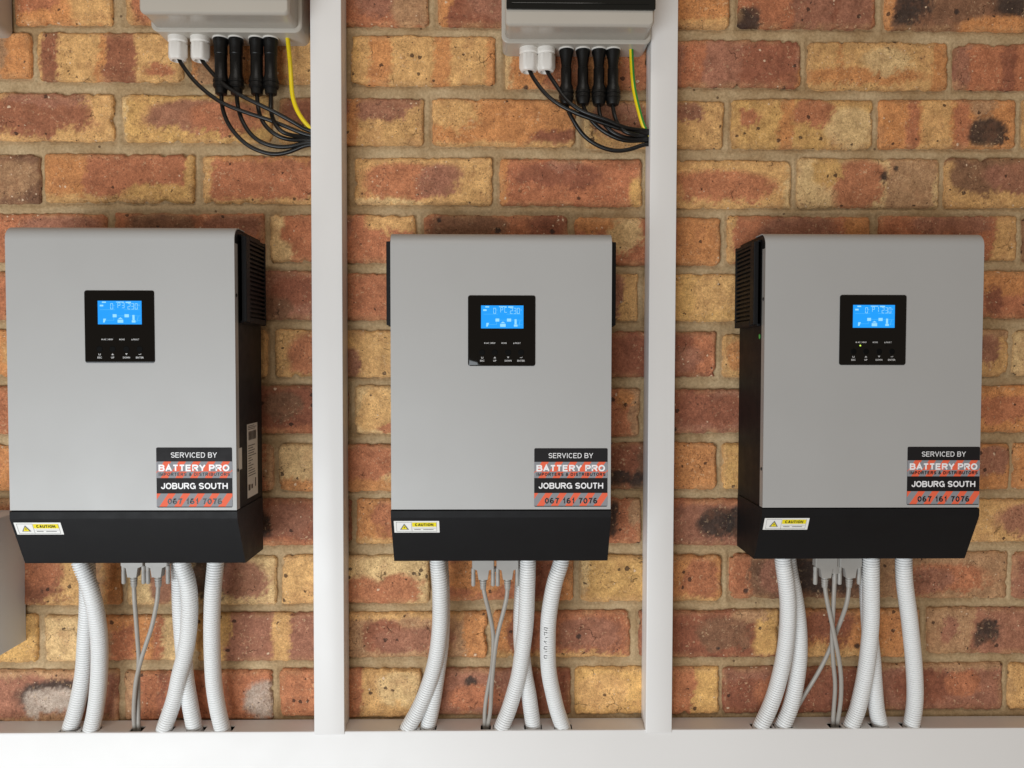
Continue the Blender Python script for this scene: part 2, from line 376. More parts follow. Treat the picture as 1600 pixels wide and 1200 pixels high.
def ribbon(P, hw, closed):
    n = len(P); L = []; Rr = []
    for i in range(n):
        p = Vector(P[i]); a = Vector(P[(i - 1) % n]) if (closed or i > 0) else None; c = Vector(P[(i + 1) % n]) if (closed or i < n - 1) else None
        d1 = (p - a).normalized() if a is not None and (p - a).length > 1e-9 else None; d2 = (c - p).normalized() if c is not None and (c - p).length > 1e-9 else None
        d1 = d1 or d2; d2 = d2 or d1
        n1 = Vector((-d1.y, d1.x)); n2 = Vector((-d2.y, d2.x)); m = n1 + n2
        m = m.normalized() if m.length > 1e-6 else n1
        k = min(hw / max(m.dot(n1), .25), hw * 2.4); L.append(p + m * k); Rr.append(p - m * k)
    return L, Rr
def stroke_text(name, body, x0, x1, z0, z1, d, t, gap=.16, fat=0.0):
    """lettering drawn as strokes t thick (relative to the height), fitted between x0 and x1"""
    adv = []; tot = 0
    for ch in body: wd = (.34 if ch == ' ' else GLY[ch][0] + t); adv.append(wd); tot += wd + gap
    tot -= gap; h = z1 - z0; sx = (x1 - x0) / (tot * h); V = []; Fc = []; x = 0; ns = 0
    for ch, wd in zip(body, adv):
        if ch != ' ':
            for st_ in GLY[ch][1]:
                P = [((x + t / 2 + px * (wd - t)) * h * sx, (t / 2 + min(max(pz, 0 if pz > -.05 else -t / 2 / (1 - t)), 1 if pz < 1.04 else 1 + t / 2 / (1 - t)) * (1 - t)) * h) for px, pz in st_]
                closed = (Vector(P[0]) - Vector(P[-1])).length < 1e-7
                if closed: P = P[:-1]
                A, B = ribbon(P, (t / 2 + fat) * h, closed); dd = d + .00003 * (ns % 3); ns += 1
                o = len(V); n = len(A)
                V += [(x0 + p.x, -dd, z0 + p.y) for p in A] + [(x0 + p.x, -dd, z0 + p.y) for p in B]
                for i in range(n if closed else n - 1):
                    j = (i + 1) % n; Fc.append((o + i, o + n + i, o + n + j, o + j))
        x += wd + gap
    return mesh(name, V, Fc)
def copy_tree(o, parent=None):
    c = o.copy(); C.objects.link(c)
    if parent: c.parent = parent; c.matrix_parent_inverse = o.matrix_parent_inverse.copy()
    for ch in list(o.children): copy_tree(ch, c)
    return c

# ------------------------------------------------------------------ brick wall
PAL = {'Y': (222, 172, 98), 'O': (212, 140, 66), 'R': (190, 114, 67), 'D': (152, 87, 56), 'P': (166, 108, 80),
       'C': (228, 193, 130), 'K': (66, 54, 48), 'B': (138, 97, 68), 'G': (218, 170, 88), 'W': (186, 170, 156), 'T': (186, 142, 98)}
W = []   # x0,x1,y0,y1,base,features  (pixels on the wall plane)
def b(*a): W.append(a)
# row 0
b(-210, 12, -28, 38, 'O', [])
b(22, 175, -28, 38, 'O', [('o', .8, .6, .3, .6, 'Y'), ('o', .2, .3, .3, .5, 'R')])
b(195, 436, -28, 38, 'O', [('b', 0, .06, 'Y'), ('o', .15, .6, .12, .5, 'R')])
b(450, 670, -28, 40, 'R', [('o', .62, .4, .2, .5, 'P'), ('o', .9, .5, .16, .6, 'T')])
b(683, 905, -28, 42, 'D', [('b', 0, .1, 'O'), ('o', .5, .5, .3, .4, 'P')])
b(917, 1141, -28, 44, 'O', [('h', .8, 1, 'Y')])
b(1154, 1369, -28, 44, 'R', [('b', .4, .98, 'P'), ('o', .08, .9, .1, .4, 'K'), ('b', .7, .73, 'D')])
b(1384, 1610, -28, 48, 'B', [('o', .2, .5, .14, .4, 'K'), ('o', .95, .4, .2, .4, 'K'), ('o', .8, 1, .3, .35, 'O'), ('b', 0, .06, 'O')])
# row 1
b(-185, 47, 50, 120, 'O', [('b', .2, .82, 'T')])
b(57, 285, 50, 127, 'Y', [('b', .02, .15, 'D'), ('b', .42, .47, 'O'), ('b', .47, .68, 'D'), ('o', .83, .76, .1, .14, 'R')])
b(298, 535, 50, 130, 'O', [('b', .62, .98, 'Y'), ('b', .05, .2, 'T'), ('b', .45, .55, 'R')])
b(548, 774, 55, 133, 'Y', [('b', .13, .28, 'O'), ('b', .56, .70, 'O'), ('b', .94, 1, 'O'), ('b', 0, .05, 'G')])
b(790, 1012, 62, 138, 'O', [('b', 0, .05, 'C'), ('b', .28, .55, 'R'), ('b', .8, 1, 'R')])
b(1025, 1251, 62, 136, 'P', [('o', 1, 1, .22, .4, 'O'), ('b', .18, .32, 'R'), ('b', .58, .62, 'D'), ('b', .62, .97, 'D')])
b(1263, 1482, 65, 140, 'Y', [('o', .4, .7, .5, .18, 'O'), ('b', .9, 1, 'O'), ('b', .21, .24, 'O'), ('o', .55, .4, .2, .3, 'C')])
b(1492, 1720, 68, 140, 'R', [('b', 0, .1, 'P'), ('b', .33, .42, 'D')])
# row 2
b(-55, 177, 145, 220, 'Y', [('o', .4, .5, .5, .42, 'D'), ('o', .55, .1, .3, .2, 'P')])
b(190, 424, 148, 222, 'G', [('o', .5, .42, .38, .36, 'P'), ('o', .7, .45, .3, .34, 'R'), ('b', 0, .04, 'C')])
b(434, 662, 152, 226, 'Y', [('o', .25, .3, .3, .4, 'D'), ('o', .65, .15, .35, .35, 'P'), ('b', .48, .56, 'O')])
b(675, 900, 153, 228, 'O', [('o', .15, .33, .19, .36, 'Y'), ('o', .88, .85, .22, .22, 'D'), ('h', .93, 1, 'Y')])
b(912, 1132, 157, 232, 'Y', [('o', .25, .4, .25, .4, 'P'), ('o', .72, .2, .13, .22, 'P'), ('b', 0, .05, 'C')])
b(1144, 1365, 155, 232, 'G', [('o', .12, .4, .08, .2, 'R'), ('b', .33, .44, 'O'), ('o', .58, .25, .16, .3, 'R'), ('o', .85, .6, .2, .5, 'C')])
b(1375, 1588, 155, 232, 'O', [('b', .2, .29, 'R'), ('b', .3, .52, 'Y'), ('b', .54, .66, 'R'), ('o', .78, .66, .14, .34, 'K'), ('o', .75, .1, .1, .3, 'T')])
b(1600, 1820, 156, 232, 'Y', [])
# row 3
b(-165, 62, 240, 318, 'B', [('o', .8, .5, .2, .4, 'T')])
b(69, 303, 240, 317, 'R', [('b', 0, .28, 'O'), ('h', .86, 1, 'Y'), ('b', .93, 1, 'G'), ('o', .8, .85, .3, .25, 'G')])
b(316, 540, 243, 318, 'R', [('h', 0, .1, 'O'), ('h', .9, 1, 'Y'), ('b', 0, .06, 'Y')])
b(553, 770, 246, 320, 'Y', [('o', .38, .5, .36, .42, 'R'), ('o', .62, .5, .17, .42, 'P'), ('o', .2, .95, .3, .1, 'C')])
b(780, 1003, 248, 322, 'R', [('o', .4, .35, .35, .3, 'D'), ('o', .98, .75, .08, .4, 'G'), ('b', 0, .06, 'O'), ('o', .45, .1, .12, .15, 'P')])
b(1015, 1237, 250, 325, 'Y', [('o', .5, .55, .4, .38, 'R'), ('b', .96, 1, 'C')])
b(1248, 1470, 247, 325, 'C', [('o', .42, .55, .2, .6, 'R'), ('o', .18, .3, .12, .35, 'G'), ('b', .62, .97, 'T'), ('o', .58, .4, .03, .16, 'K')])
b(1478, 1700, 247, 325, 'Y', [('o', .2, .4, .22, .4, 'B'), ('o', .55, .35, .3, .35, 'P'), ('h', 0, .12, 'B')])
# row 4
b(-65, 165, 333, 408, 'R', [('o', .7, .3, .3, .3, 'P')])
b(180, 412, 333, 408, 'R', [('o', .3, .3, .25, .4, 'B'), ('o', .8, .3, .25, .3, 'P')])
b(422, 650, 335, 410, 'R', [('b', 0, .08, 'C'), ('o', .04, .8, .14, .3, 'C'), ('o', .85, .1, .22, .3, 'Y'), ('o', .5, .3, .06, .3, 'P')])
b(662, 888, 335, 410, 'R', [('o', .3, .3, .3, .4, 'B'), ('b', .72, 1, 'D')])
b(898, 1127, 339, 415, 'R', [('o', .33, .25, .14, .45, 'C'), ('o', .1, .1, .2, .2, 'O'), ('b', .68, 1, 'O')])
b(1137, 1360, 338, 412, 'R', [('o', .5, .3, .3, .4, 'P'), ('b', .82, 1, 'O'), ('b', 0, .05, 'Y')])
b(1374, 1590, 337, 407, 'R', [('o', .5, .2, .35, .3, 'P'), ('b', .83, 1, 'Y')])
b(1600, 1820, 340, 410, 'B', [])
# row 5
b(-165, 60, 424, 500, 'R', [('b', .9, 1, 'O')]); b(70, 298, 424, 500, 'Y', [])
b(309, 528, 423, 500, 'P', [('o', .7, .4, .2, .35, 'D'), ('o', .5, .8, .2, .3, 'B')])
b(539, 765, 427, 500, 'R', [('b', 0, .35, 'R')])
b(775, 997, 428, 502, 'Y', [('o', .84, .5, .06, .6, 'P'), ('b', 0, .6, 'R')])
b(1008, 1236, 428, 502, 'G', [('o', .5, .4, .2, .5, 'Y')])
b(1246, 1464, 425, 500, 'R', []); b(1474, 1700, 423, 497, 'R', [('o', .4, .2, .3, .3, 'O'), ('o', .35, .6, .06, .3, 'D')])
# row 6
b(-50, 180, 515, 590, 'O', []); b(190, 417, 516, 590, 'Y', [('b', .5, .85, 'R')])
b(429, 652, 515, 590, 'Y', [('o', .26, .55, .2, .5, 'R'), ('o', .53, .7, .08, .35, 'P')])
b(664, 886, 516, 592, 'R', []); b(897, 1120, 518, 590, 'D', [('o', .92, .5, .12, .5, 'R'), ('o', .8, .6, .12, .3, 'P')])
b(1130, 1350, 522, 590, 'Y', [('o', .12, .5, .1, .4, 'O')])
b(1360, 1577, 515, 588, 'Y', [('o', .86, .4, .08, .4, 'P'), ('h', 0, .15, 'T')]); b(1585, 1810, 516, 588, 'C', [])
# row 7
b(-165, 63, 603, 678, 'R', [('b', .9, 1, 'T')]); b(75, 305, 603, 678, 'O', [])
b(316, 544, 602, 678, 'D', [('o', .55, .4, .14, .3, 'B'), ('h', .85, 1, 'R'), ('b', .96, 1, 'P')])
b(555, 775, 602, 678, 'C', [('o', .15, .5, .14, .5, 'Y'), ('o', .25, .9, .1, .15, 'R')])
b(786, 1000, 608, 683, 'R', [('b', .93, 1, 'T'), ('o', .88, .2, .08, .2, 'O')])
b(1012, 1235, 608, 677, 'P', [('o', .3, .4, .18, .5, 'D'), ('o', .55, .5, .15, .4, 'D')])
b(1247, 1450, 606, 678, 'R', []); b(1460, 1690, 603, 676, 'O', [('o', .5, .5, .3, .3, 'R')])
# row 8
b(-50, 180, 694, 768, 'R', [('b', .2, .3, 'O')]); b(190, 427, 694, 768, 'R', [('b', .95, 1, 'T')])
b(435, 660, 694, 768, 'R', [('b', 0, .32, 'C'), ('o', .8, .85, .12, .2, 'C'), ('h', .75, 1, 'O')])
b(670, 890, 694, 768, 'R', []); b(900, 1121, 692, 765, 'B', [('b', 0, .45, 'D'), ('o', .3, .75, .1, .2, 'K'), ('o', .45, .8, .06, .2, 'K'), ('b', .62, 1, 'O')])
b(1129, 1350, 692, 765, 'R', [('b', 0, .12, 'G')])
b(1362, 1578, 693, 765, 'O', [('o', .85, .35, .14, .35, 'P')]); b(1585, 1810, 693, 765, 'O', [])
# row 9
b(-140, 74, 780, 855, 'T', []); b(85, 305, 780, 855, 'R', [])
b(316, 549, 780, 853, 'D', [('o', .55, .45, .25, .35, 'P'), ('o', .38, .6, .08, .4, 'K'), ('h', .85, 1, 'R')])
b(556, 780, 780, 850, 'O', [('o', .2, .4, .1, .4, 'R'), ('h', .85, 1, 'Y')])
b(790, 1002, 778, 850, 'R', [('o', .78, .4, .05, .4, 'K'), ('b', .82, .94, 'R'), ('o', .95, .3, .06, .4, 'T')])
b(1012, 1240, 780, 853, 'P', [('o', .48, .55, .16, .4, 'K'), ('o', .62, .5, .1, .4, 'K'), ('h', 0, .14, 'R'), ('h', .86, 1, 'P')])
b(1250, 1445, 780, 853, 'R', []); b(1455, 1690, 780, 848, 'Y', [('o', .68, .5, .27, .44, 'P')])
# row 10
b(-42, 188, 868, 946, 'Y', [('o', .32, .6, .32, .5, 'D'), ('o', .45, .3, .15, .3, 'R'), ('b', .84, .88, 'T'), ('b', .9, 1, 'O')])
b(198, 432, 870, 946, 'C', [('o', .25, .5, .14, .45, 'P'), ('o', .55, .4, .18, .6, 'K'), ('o', .76, .5, .17, .5, 'P')])
b(441, 671, 868, 943, 'C', [('b', 0, .25, 'Y'), ('o', .55, .8, .15, .4, 'R'), ('o', .8, .7, .16, .35, 'R')])
b(684, 896, 870, 940, 'R', [('o', .3, .4, .3, .4, 'O'), ('b', .65, .82, 'D'), ('b', .9, 1, 'O')])
b(908, 1128, 868, 940, 'G', [('o', 0, .5, .07, .6, 'C'), ('b', .6, 1, 'O'), ('o', .85, .5, .14, .5, 'R'), ('h', .9, 1, 'Y')])
b(1141, 1362, 866, 936, 'B', [('b', 0, .14, 'R'), ('o', .6, .4, .4, .5, 'K'), ('o', .3, .45, .1, .4, 'P')])
b(1372, 1576, 863, 936, 'T', [('o', .5, .58, .4, .36, 'R'), ('o', .4, .6, .2, .3, 'P')])
b(1585, 1810, 863, 936, 'P', [])
# row 11
b(-165, 58, 961, 1037, 'G', [('h', .1, .6, 'G')])
b(69, 298, 962, 1034, 'R', [('b', 0, .36, 'C'), ('b', .4, .46, 'T'), ('o', .5, .1, .14, .2, 'O'), ('b', .62, .75, 'O'), ('b', .8, 1, 'C')])
b(306, 535, 958, 1034, 'P', [('b', 0, .22, 'G'), ('b', .52, .65, 'Y')])
b(542, 761, 957, 1028, 'T', [('o', .25, .5, .15, .38, 'D'), ('o', .5, .6, .3, .3, 'P'), ('h', 0, .14, 'Y'), ('b', .85, 1, 'O')])
b(771, 985, 955, 1028, 'R', [('b', 0, .14, 'O'), ('o', .2, .5, .1, .4, 'D'), ('o', .7, .5, .28, .4, 'P'), ('h', .88, 1, 'Y')])
b(998, 1217, 954, 1028, 'D', [('o', .93, .5, .12, .6, 'G'), ('o', .8, .08, .14, .2, 'T'), ('o', .6, .5, .2, .4, 'B')])
b(1228, 1438, 952, 1028, 'O', [('o', .3, .35, .25, .4, 'D'), ('h', .75, 1, 'Y'), ('b', .72, .88, 'O'), ('b', .9, 1, 'T')])
b(1451, 1670, 950, 1022, 'T', [('b', .31, 1, 'P'), ('o', .42, .5, .1, .3, 'K'), ('o', .15, .45, .06, .3, 'P')])
# row 12
b(-60, 184, 1048, 1131, 'P', [('o', .62, .5, .26, .36, 'K'), ('o', .6, .6, .2, .3, 'W'), ('h', 0, .14, 'T'), ('h', .86, 1, 'T')])
b(193, 425, 1049, 1127, 'R', [('b', 0, .1, 'T'), ('b', .24, .3, 'D'), ('o', .93, .6, .12, .45, 'W'), ('o', .4, .5, .1, .4, 'P')])
b(437, 659, 1046, 1122, 'Y', [('b', 0, .58, 'R'), ('o', .85, .4, .2, .4, 'C')])
b(668, 892, 1045, 1118, 'P', [('o', .3, .25, .04, .13, 'K'), ('o', .35, .6, .2, .3, 'R'), ('b', .6, 1, 'D')])
b(898, 1124, 1043, 1117, 'G', [('o', .2, .5, .2, .4, 'Y'), ('b', .66, .83, 'R')])
b(1130, 1348, 1043, 1115, 'D', [('o', .35, .55, .15, .35, 'R'), ('o', .15, .1, .2, .2, 'P')])
b(1356, 1568, 1037, 1110, 'P', [('o', .4, .5, .25, .4, 'D'), ('o', .7, .4, .12, .3, 'R'), ('h', 0, .1, 'T')])
b(1578, 1800, 1036, 1108, 'Y', [])
NPHOTO = len(W)
# the wall carries on beyond the picture: further courses above, below and at both ends
rs = random.Random(5)
rows = {}
for a in list(W): rows.setdefault(round((a[2] + a[3]) / 2 / 91.5), []).append(a)
for k, lst in rows.items():
    xm = min(a[0] for a in lst); xM = max(a[1] for a in lst); ry = (lst[0][2], lst[0][3]); ry2 = (lst[-1][2], lst[-1][3])
    for i in range(2):
        b(xm - 238 * (i + 1) + 10, xm - 238 * i - 10 + 4 * 0, ry[0], ry[1], rs.choice('ORYDP'), [])
        b(xM + 10 + 232 * i, xM + 232 * (i + 1), ry2[0], ry2[1], rs.choice('ORYDP'), [])
for j, y0 in enumerate((-122, -215, 1140, 1232, 1325)):
    for i in range(12):
        x0 = -640 + i * 233 + (115 if j in (0, 2, 4) else 0)
        b(x0, x0 + 222, y0, y0 + 76, rs.choice('ORYDPG'), [('o', rs.random(), rs.random(), .3, .4, rs.choice('RPYO'))])

wall = thing('brick_wall', (0, 0, 1.5), 'mottled red, orange and buff face-brick wall with sandy mortar behind all the equipment', 'wall')

def axis_coords(L, core):
    e = [0, .0007, .0016, .0030, .0052]
    n = max(int((L - 2 * .0052) / core), 3)
    mid = np.linspace(.0052, L - .0052, n + 1)[1:-1]
    return np.array(e + list(mid) + [L - q for q in reversed(e)])
def smst(a, b_, x):
    t = np.clip((x - a) / (b_ - a), 0, 1); return t * t * (3 - 2 * t)
def make_brick(idx, x0, x1, y0, y1, base, feats):
    cx, cy = (x0 + x1) / 2, (y0 + y1) / 2
    cen = at(cx, cy); pw = at(x1, cy).x - at(x0, cy).x; ph = at(cx, y0).z - at(cx, y1).z
    core = .0030 if idx < NPHOTO else .02
    xs = axis_coords(pw, core); zs = axis_coords(ph, core)
    X, Z = np.meshgrid(xs, zs); u = X / pw; v = 1 - Z / ph
    wx = X + cen.x; wz = Z + cen.z; sd = idx * 17 + 3
    dE = np.minimum(np.minimum(X, pw - X), np.minimum(Z, ph - Z))
    # ragged outline: pull the rim in and out, round the corners
    edge = 1 - smst(0, .012, dE)
    rag = vnoise(wx * 170, wz * 170, sd, 2) * .0015 + vnoise(wx * 24, wz * 24, sd + 5, 2) * .0013
    chip = np.clip(vnoise(wx * 60, wz * 60, sd + 9, 3) - .36, 0, 1) * .012
    inward = (rag + chip + .0004) * edge
    sx = np.where(X < pw / 2, 1, -1); sz = np.where(Z < ph / 2, 1, -1)
    ex = 1 - smst(0, .012, np.minimum(X, pw - X)); ez = 1 - smst(0, .012, np.minimum(Z, ph - Z))
    cr = .005 * (0.5 + 0.8 * hash2(np.array(idx), np.array(3), 1))
    qx = np.clip(cr - np.minimum(X, pw - X), 0, cr) / cr; qz = np.clip(cr - np.minimum(Z, ph - Z), 0, cr) / cr
    corner = qx * qz * cr * .42
    XX = X + sx * (inward * ex + corner); ZZ = Z + sz * (inward * ez + corner)
    tilt = (rs.uniform(-1, 1) * (u - .5) + rs.uniform(-1, 1) * (v - .5)) * .0018
    H = -.0026 * (1 - smst(0, .0034, dE)) ** 1.4 + vnoise(wx * 34, wz * 34, sd + 2, 3) * .0011 + vnoise(wx * 140, wz * 140, sd + 4, 2) * .0006 + tilt - chip * edge * .4 + rs.uniform(-.001, .0008)
    # colour
    col = np.ones(X.shape + (3,)) * np.array(lin(PAL[base]))
    asp = pw / ph
    nz = vnoise(wx * 38, wz * 38, sd + 11, 4); nz2 = vnoise(wx * 38 + 50, wz * 38, sd + 12, 4)
    gr = vnoise(wx * 300, wz * 300, sd + 31, 2)
    uu = u + nz * .035 + gr * .030 + (v - .5) * .02; vv = v + nz2 * .10 + gr * .09
    if not feats or idx >= NPHOTO:
        feats = feats + [('o', .5 + .3 * rs.random(), .5, .32, .4, rs.choice('RPOYD'))]
    for f in feats:
        if f[0] == 'b': m = smst(f[1] - .012, f[1] + .015, uu if f[1] > .01 else uu + 1) * (1 - smst(f[2] - .015, f[2] + .012, uu if f[2] < .99 else uu - 1)); c = f[3]
        elif f[0] == 'h': m = smst(f[1] - .05, f[1] + .06, vv if f[1] > .01 else vv + 1) * (1 - smst(f[2] - .06, f[2] + .05, vv if f[2] < .99 else vv - 1)); c = f[3]
        else:
            rr = (np.abs((uu - f[1]) / f[3]) ** 2.4 + np.abs((vv - f[2]) / f[4]) ** 2.4) ** (1 / 2.4); m = 1 - smst(.74, 1.08, rr + nz2 * .26 + gr * .10); c = f[5]
        m = (m * .94)[..., None]
        col = col * (1 - m) + np.array(lin(PAL[c])) * m
    # paler, sandier arrises where the face is worn
    wr = (edge * np.clip(.45 + vnoise(wx * 60, wz * 60, sd + 21, 3), 0, 1) * .5)[..., None]
    col = col * (1 - wr) + np.array(lin((196, 152, 98))) * wr
    hue = 1 + rs.uniform(-.10, .10)
    col = np.clip(col * hue, 0, 1)
    ny, nx = X.shape
    V = np.stack([XX - pw / 2, -H, ZZ - ph / 2], -1).reshape(-1, 3).tolist(); n = ny * nx
    Fc = [(j * nx + i, j * nx + i + 1, (j + 1) * nx + i + 1, (j + 1) * nx + i) for j in range(ny - 1) for i in range(nx - 1)]
    loop = [i for i in range(nx)] + [j * nx + nx - 1 for j in range(1, ny)] + [(ny - 1) * nx + i for i in range(nx - 2, -1, -1)] + [j * nx for j in range(ny - 2, 0, -1)]
    cols = np.concatenate([col.reshape(-1, 3), col.reshape(-1, 3)[loop]]); 
    for q in loop: V.append([V[q][0], .03, V[q][2]])
    L = len(loop)
    Fc += [(loop[(k + 1) % L], loop[k], n + k, n + (k + 1) % L) for k in range(L)]
    me = bpy.data.meshes.new('brick'); me.from_pydata(V, [], Fc)
    at_ = me.color_attributes.new('tone', 'FLOAT_COLOR', 'POINT')
    at_.data.foreach_set('color', np.concatenate([cols, np.ones((len(cols), 1))], 1).ravel())
    me.polygons.foreach_set('use_smooth', [True] * len(me.polygons)); me.update()
    o = link('brick', me, 'brick', wall); o.location = (cen.x, 0, cen.z - 1.5)
for i, a in enumerate(W): make_brick(i, *a)

# mortar bed: an undulating sheet a few millimetres behind the brick faces, shrunk back along each brick
RECT = np.array([(at(a[0], (a[2] + a[3]) / 2).x, at(a[1], (a[2] + a[3]) / 2).x, at((a[0] + a[1]) / 2, a[3]).z - 1.5, at((a[0] + a[1]) / 2, a[2]).z - 1.5) for a in W])
def mortar_sheet(x0, x1, z0, z1, step, off, groove):
    gx = np.arange(x0, x1, step); gz = np.arange(z0, z1, step); GX, GZ = np.meshgrid(gx, gz)
    GY = off + .0036 + vnoise(GX * 22, GZ * 40, 7, 3) * .0014 + vnoise(GX * 110, GZ * 110, 8, 3) * .0011
    if groove:
        D = np.full(GX.shape, 1.0)
        for r in RECT:
            D = np.minimum(D, np.hypot(np.maximum(np.maximum(r[0] - GX, GX - r[1]), 0), np.maximum(np.maximum(r[2] - GZ, GZ - r[3]), 0)))
        GY = GY + .0032 * (1 - smst(.0006, .0052, D + vnoise(GX * 60, GZ * 60, 12, 2) * .0016))
    nx = len(gx); V = np.stack([GX, GY, GZ], -1).reshape(-1, 3)
    I = (np.arange(len(gz) - 1)[:, None] * nx + np.arange(nx - 1)[None, :]).ravel()
    Q = np.stack([I, I + 1, I + nx + 1, I + nx], 1)
    me = bpy.data.meshes.new('mortar'); me.vertices.add(len(V)); me.vertices.foreach_set('co', V.ravel())
    me.loops.add(Q.size); me.loops.foreach_set('vertex_index', Q.ravel()); me.polygons.add(len(Q))
    me.polygons.foreach_set('loop_start', np.arange(0, Q.size, 4)); me.update(calc_edges=True)
    me.polygons.foreach_set('use_smooth', [True] * len(Q)); return me
link('mortar', mortar_sheet(-.84, .86, -.60, .60, .0030, 0, True), 'mortar', wall)
link('mortar', mortar_sheet(-1.4, 1.5, -.85, .87, .010, .006, False), 'mortar', wall)

# ------------------------------------------------------------------ trunking
TD = .040
ztop = at(780, 1143, TD).z; ztopL = ztop
def conduit_slots():
    # (pixel centre, pixel width) of the openings cut in the top of the bottom trunking
    return [(107, 34), (141, 34), (213, 26), (257, 32), (306, 34), (350, 34), (637, 34), (669, 32), (759, 22), (783, 32), (833, 34), (880, 34),
            (1190, 38), (1222, 38), (1305, 26), (1330, 34), (1374, 34), (1423, 36)]
tr = thing('horizontal_trunking', (0, 0, ztop), 'wide white trunking running along the bottom under all three inverters', 'cable trunking')
X0, X1 = -1.15, 1.25; HH = .150
parts = []
sl = []
for c, wpx in conduit_slots():
    a = at(c - wpx / 2 + 3, 1138, .03).x; e = at(c + wpx / 2 - 3, 1138, .03).x
    if sl and a < sl[-1][1] + .002: a = sl[-1][1] + .003
    sl.append((a, e))
t_ = .0018; dback, dfront = .018, TD - .0035
def add_box(L, x0, x1, d0, d1, z0, z1): L.append(box('t', x0, x1, d0, d1, z0, z1))
add_box(parts, X0, X1, .0, dback, -t_, 0)            # back strip of the top
cur = X0
for a, e in sl:
    add_box(parts, cur, a, dback, TD - .0022, -t_, 0); cur = e
add_box(parts, cur, X1, dback, TD - .0022, -t_, 0)
add_box(parts, X0, X1, 0, .002, -HH, -t_)
add_box(parts, X0, X1, .002, TD - .0022, -HH, -HH + t_)
link('trunking_base', join_meshes('trunking_base', parts), 'pvc', tr)
# snap-on lid: front face with a lip folded back over the top
lid = extrude_profile('trunking_lid', [(TD - .0022, -HH - .001), (TD, -HH - .001), (TD + .0002, -.0015), (TD - .0008, .0008), (TD - .0035, .0012), (TD - .0035, .0003), (TD - .0022, -.0002)], X0, X1)
link('trunking_lid', lid, 'pvc', tr)
link('trunking_shade_sheet', box('trunking_shade_sheet', X0, X1, .0021, .003, -HH + .002, -t_ - .001), 'inside_shade', tr)  # added dark sheet, paints the shade seen through the slots

def vtrunk(xl_t, xr_t, xl_b, xr_b, label):
    d = TD + .0016
    xa = (at(xl_t, 0, d).x + at(xl_b, 1140, d).x) / 2; xb = (at(xr_t, 0, d).x + at(xr_b, 1140, d).x) / 2
    xm = (xa + xb) / 2; hw = (xb - xa) / 2
    lean = ((at(xl_t, 0, d).x + at(xr_t, 0, d).x) - (at(xl_b, 1140, d).x + at(xr_b, 1140, d).x)) / 2
    o = thing('vertical_trunking', (xm, 0, ztop), label, 'cable trunking', 'vertical trunking between the inverters')
    ZT = at(800, -260, d).z - ztop
    o.rotation_euler[1] = math.atan2(lean, at(800, 0, d).z - at(800, 1140, d).z)
    link('trunking_base', box('trunking_base', -hw + .0012, hw - .0012, 0, d - .012, .0013, ZT, .0004), 'pvc', o)
    link('trunking_lid', loft('trunking_lid', -hw, hw, -.0028, ZT, .0006, [(d - .0118, 0), (d - .0012, 0), (d - .0004, .0004), (d, .0013)], 2), 'pvc', o)
    return o, xa
v1, v1x = vtrunk(484, 532, 490, 538, 'white vertical trunking between the left and middle inverters')
v2, v2x = vtrunk(1016, 1061, 1010, 1048, 'white vertical trunking between the middle and right inverters')
# butt edge of the base onto the bottom trunking sits behind the lid lip

# ------------------------------------------------------------------ inverters
FD = .110         # depth of the case
XW = .1450        # half width
HP = .3653        # silver panel height
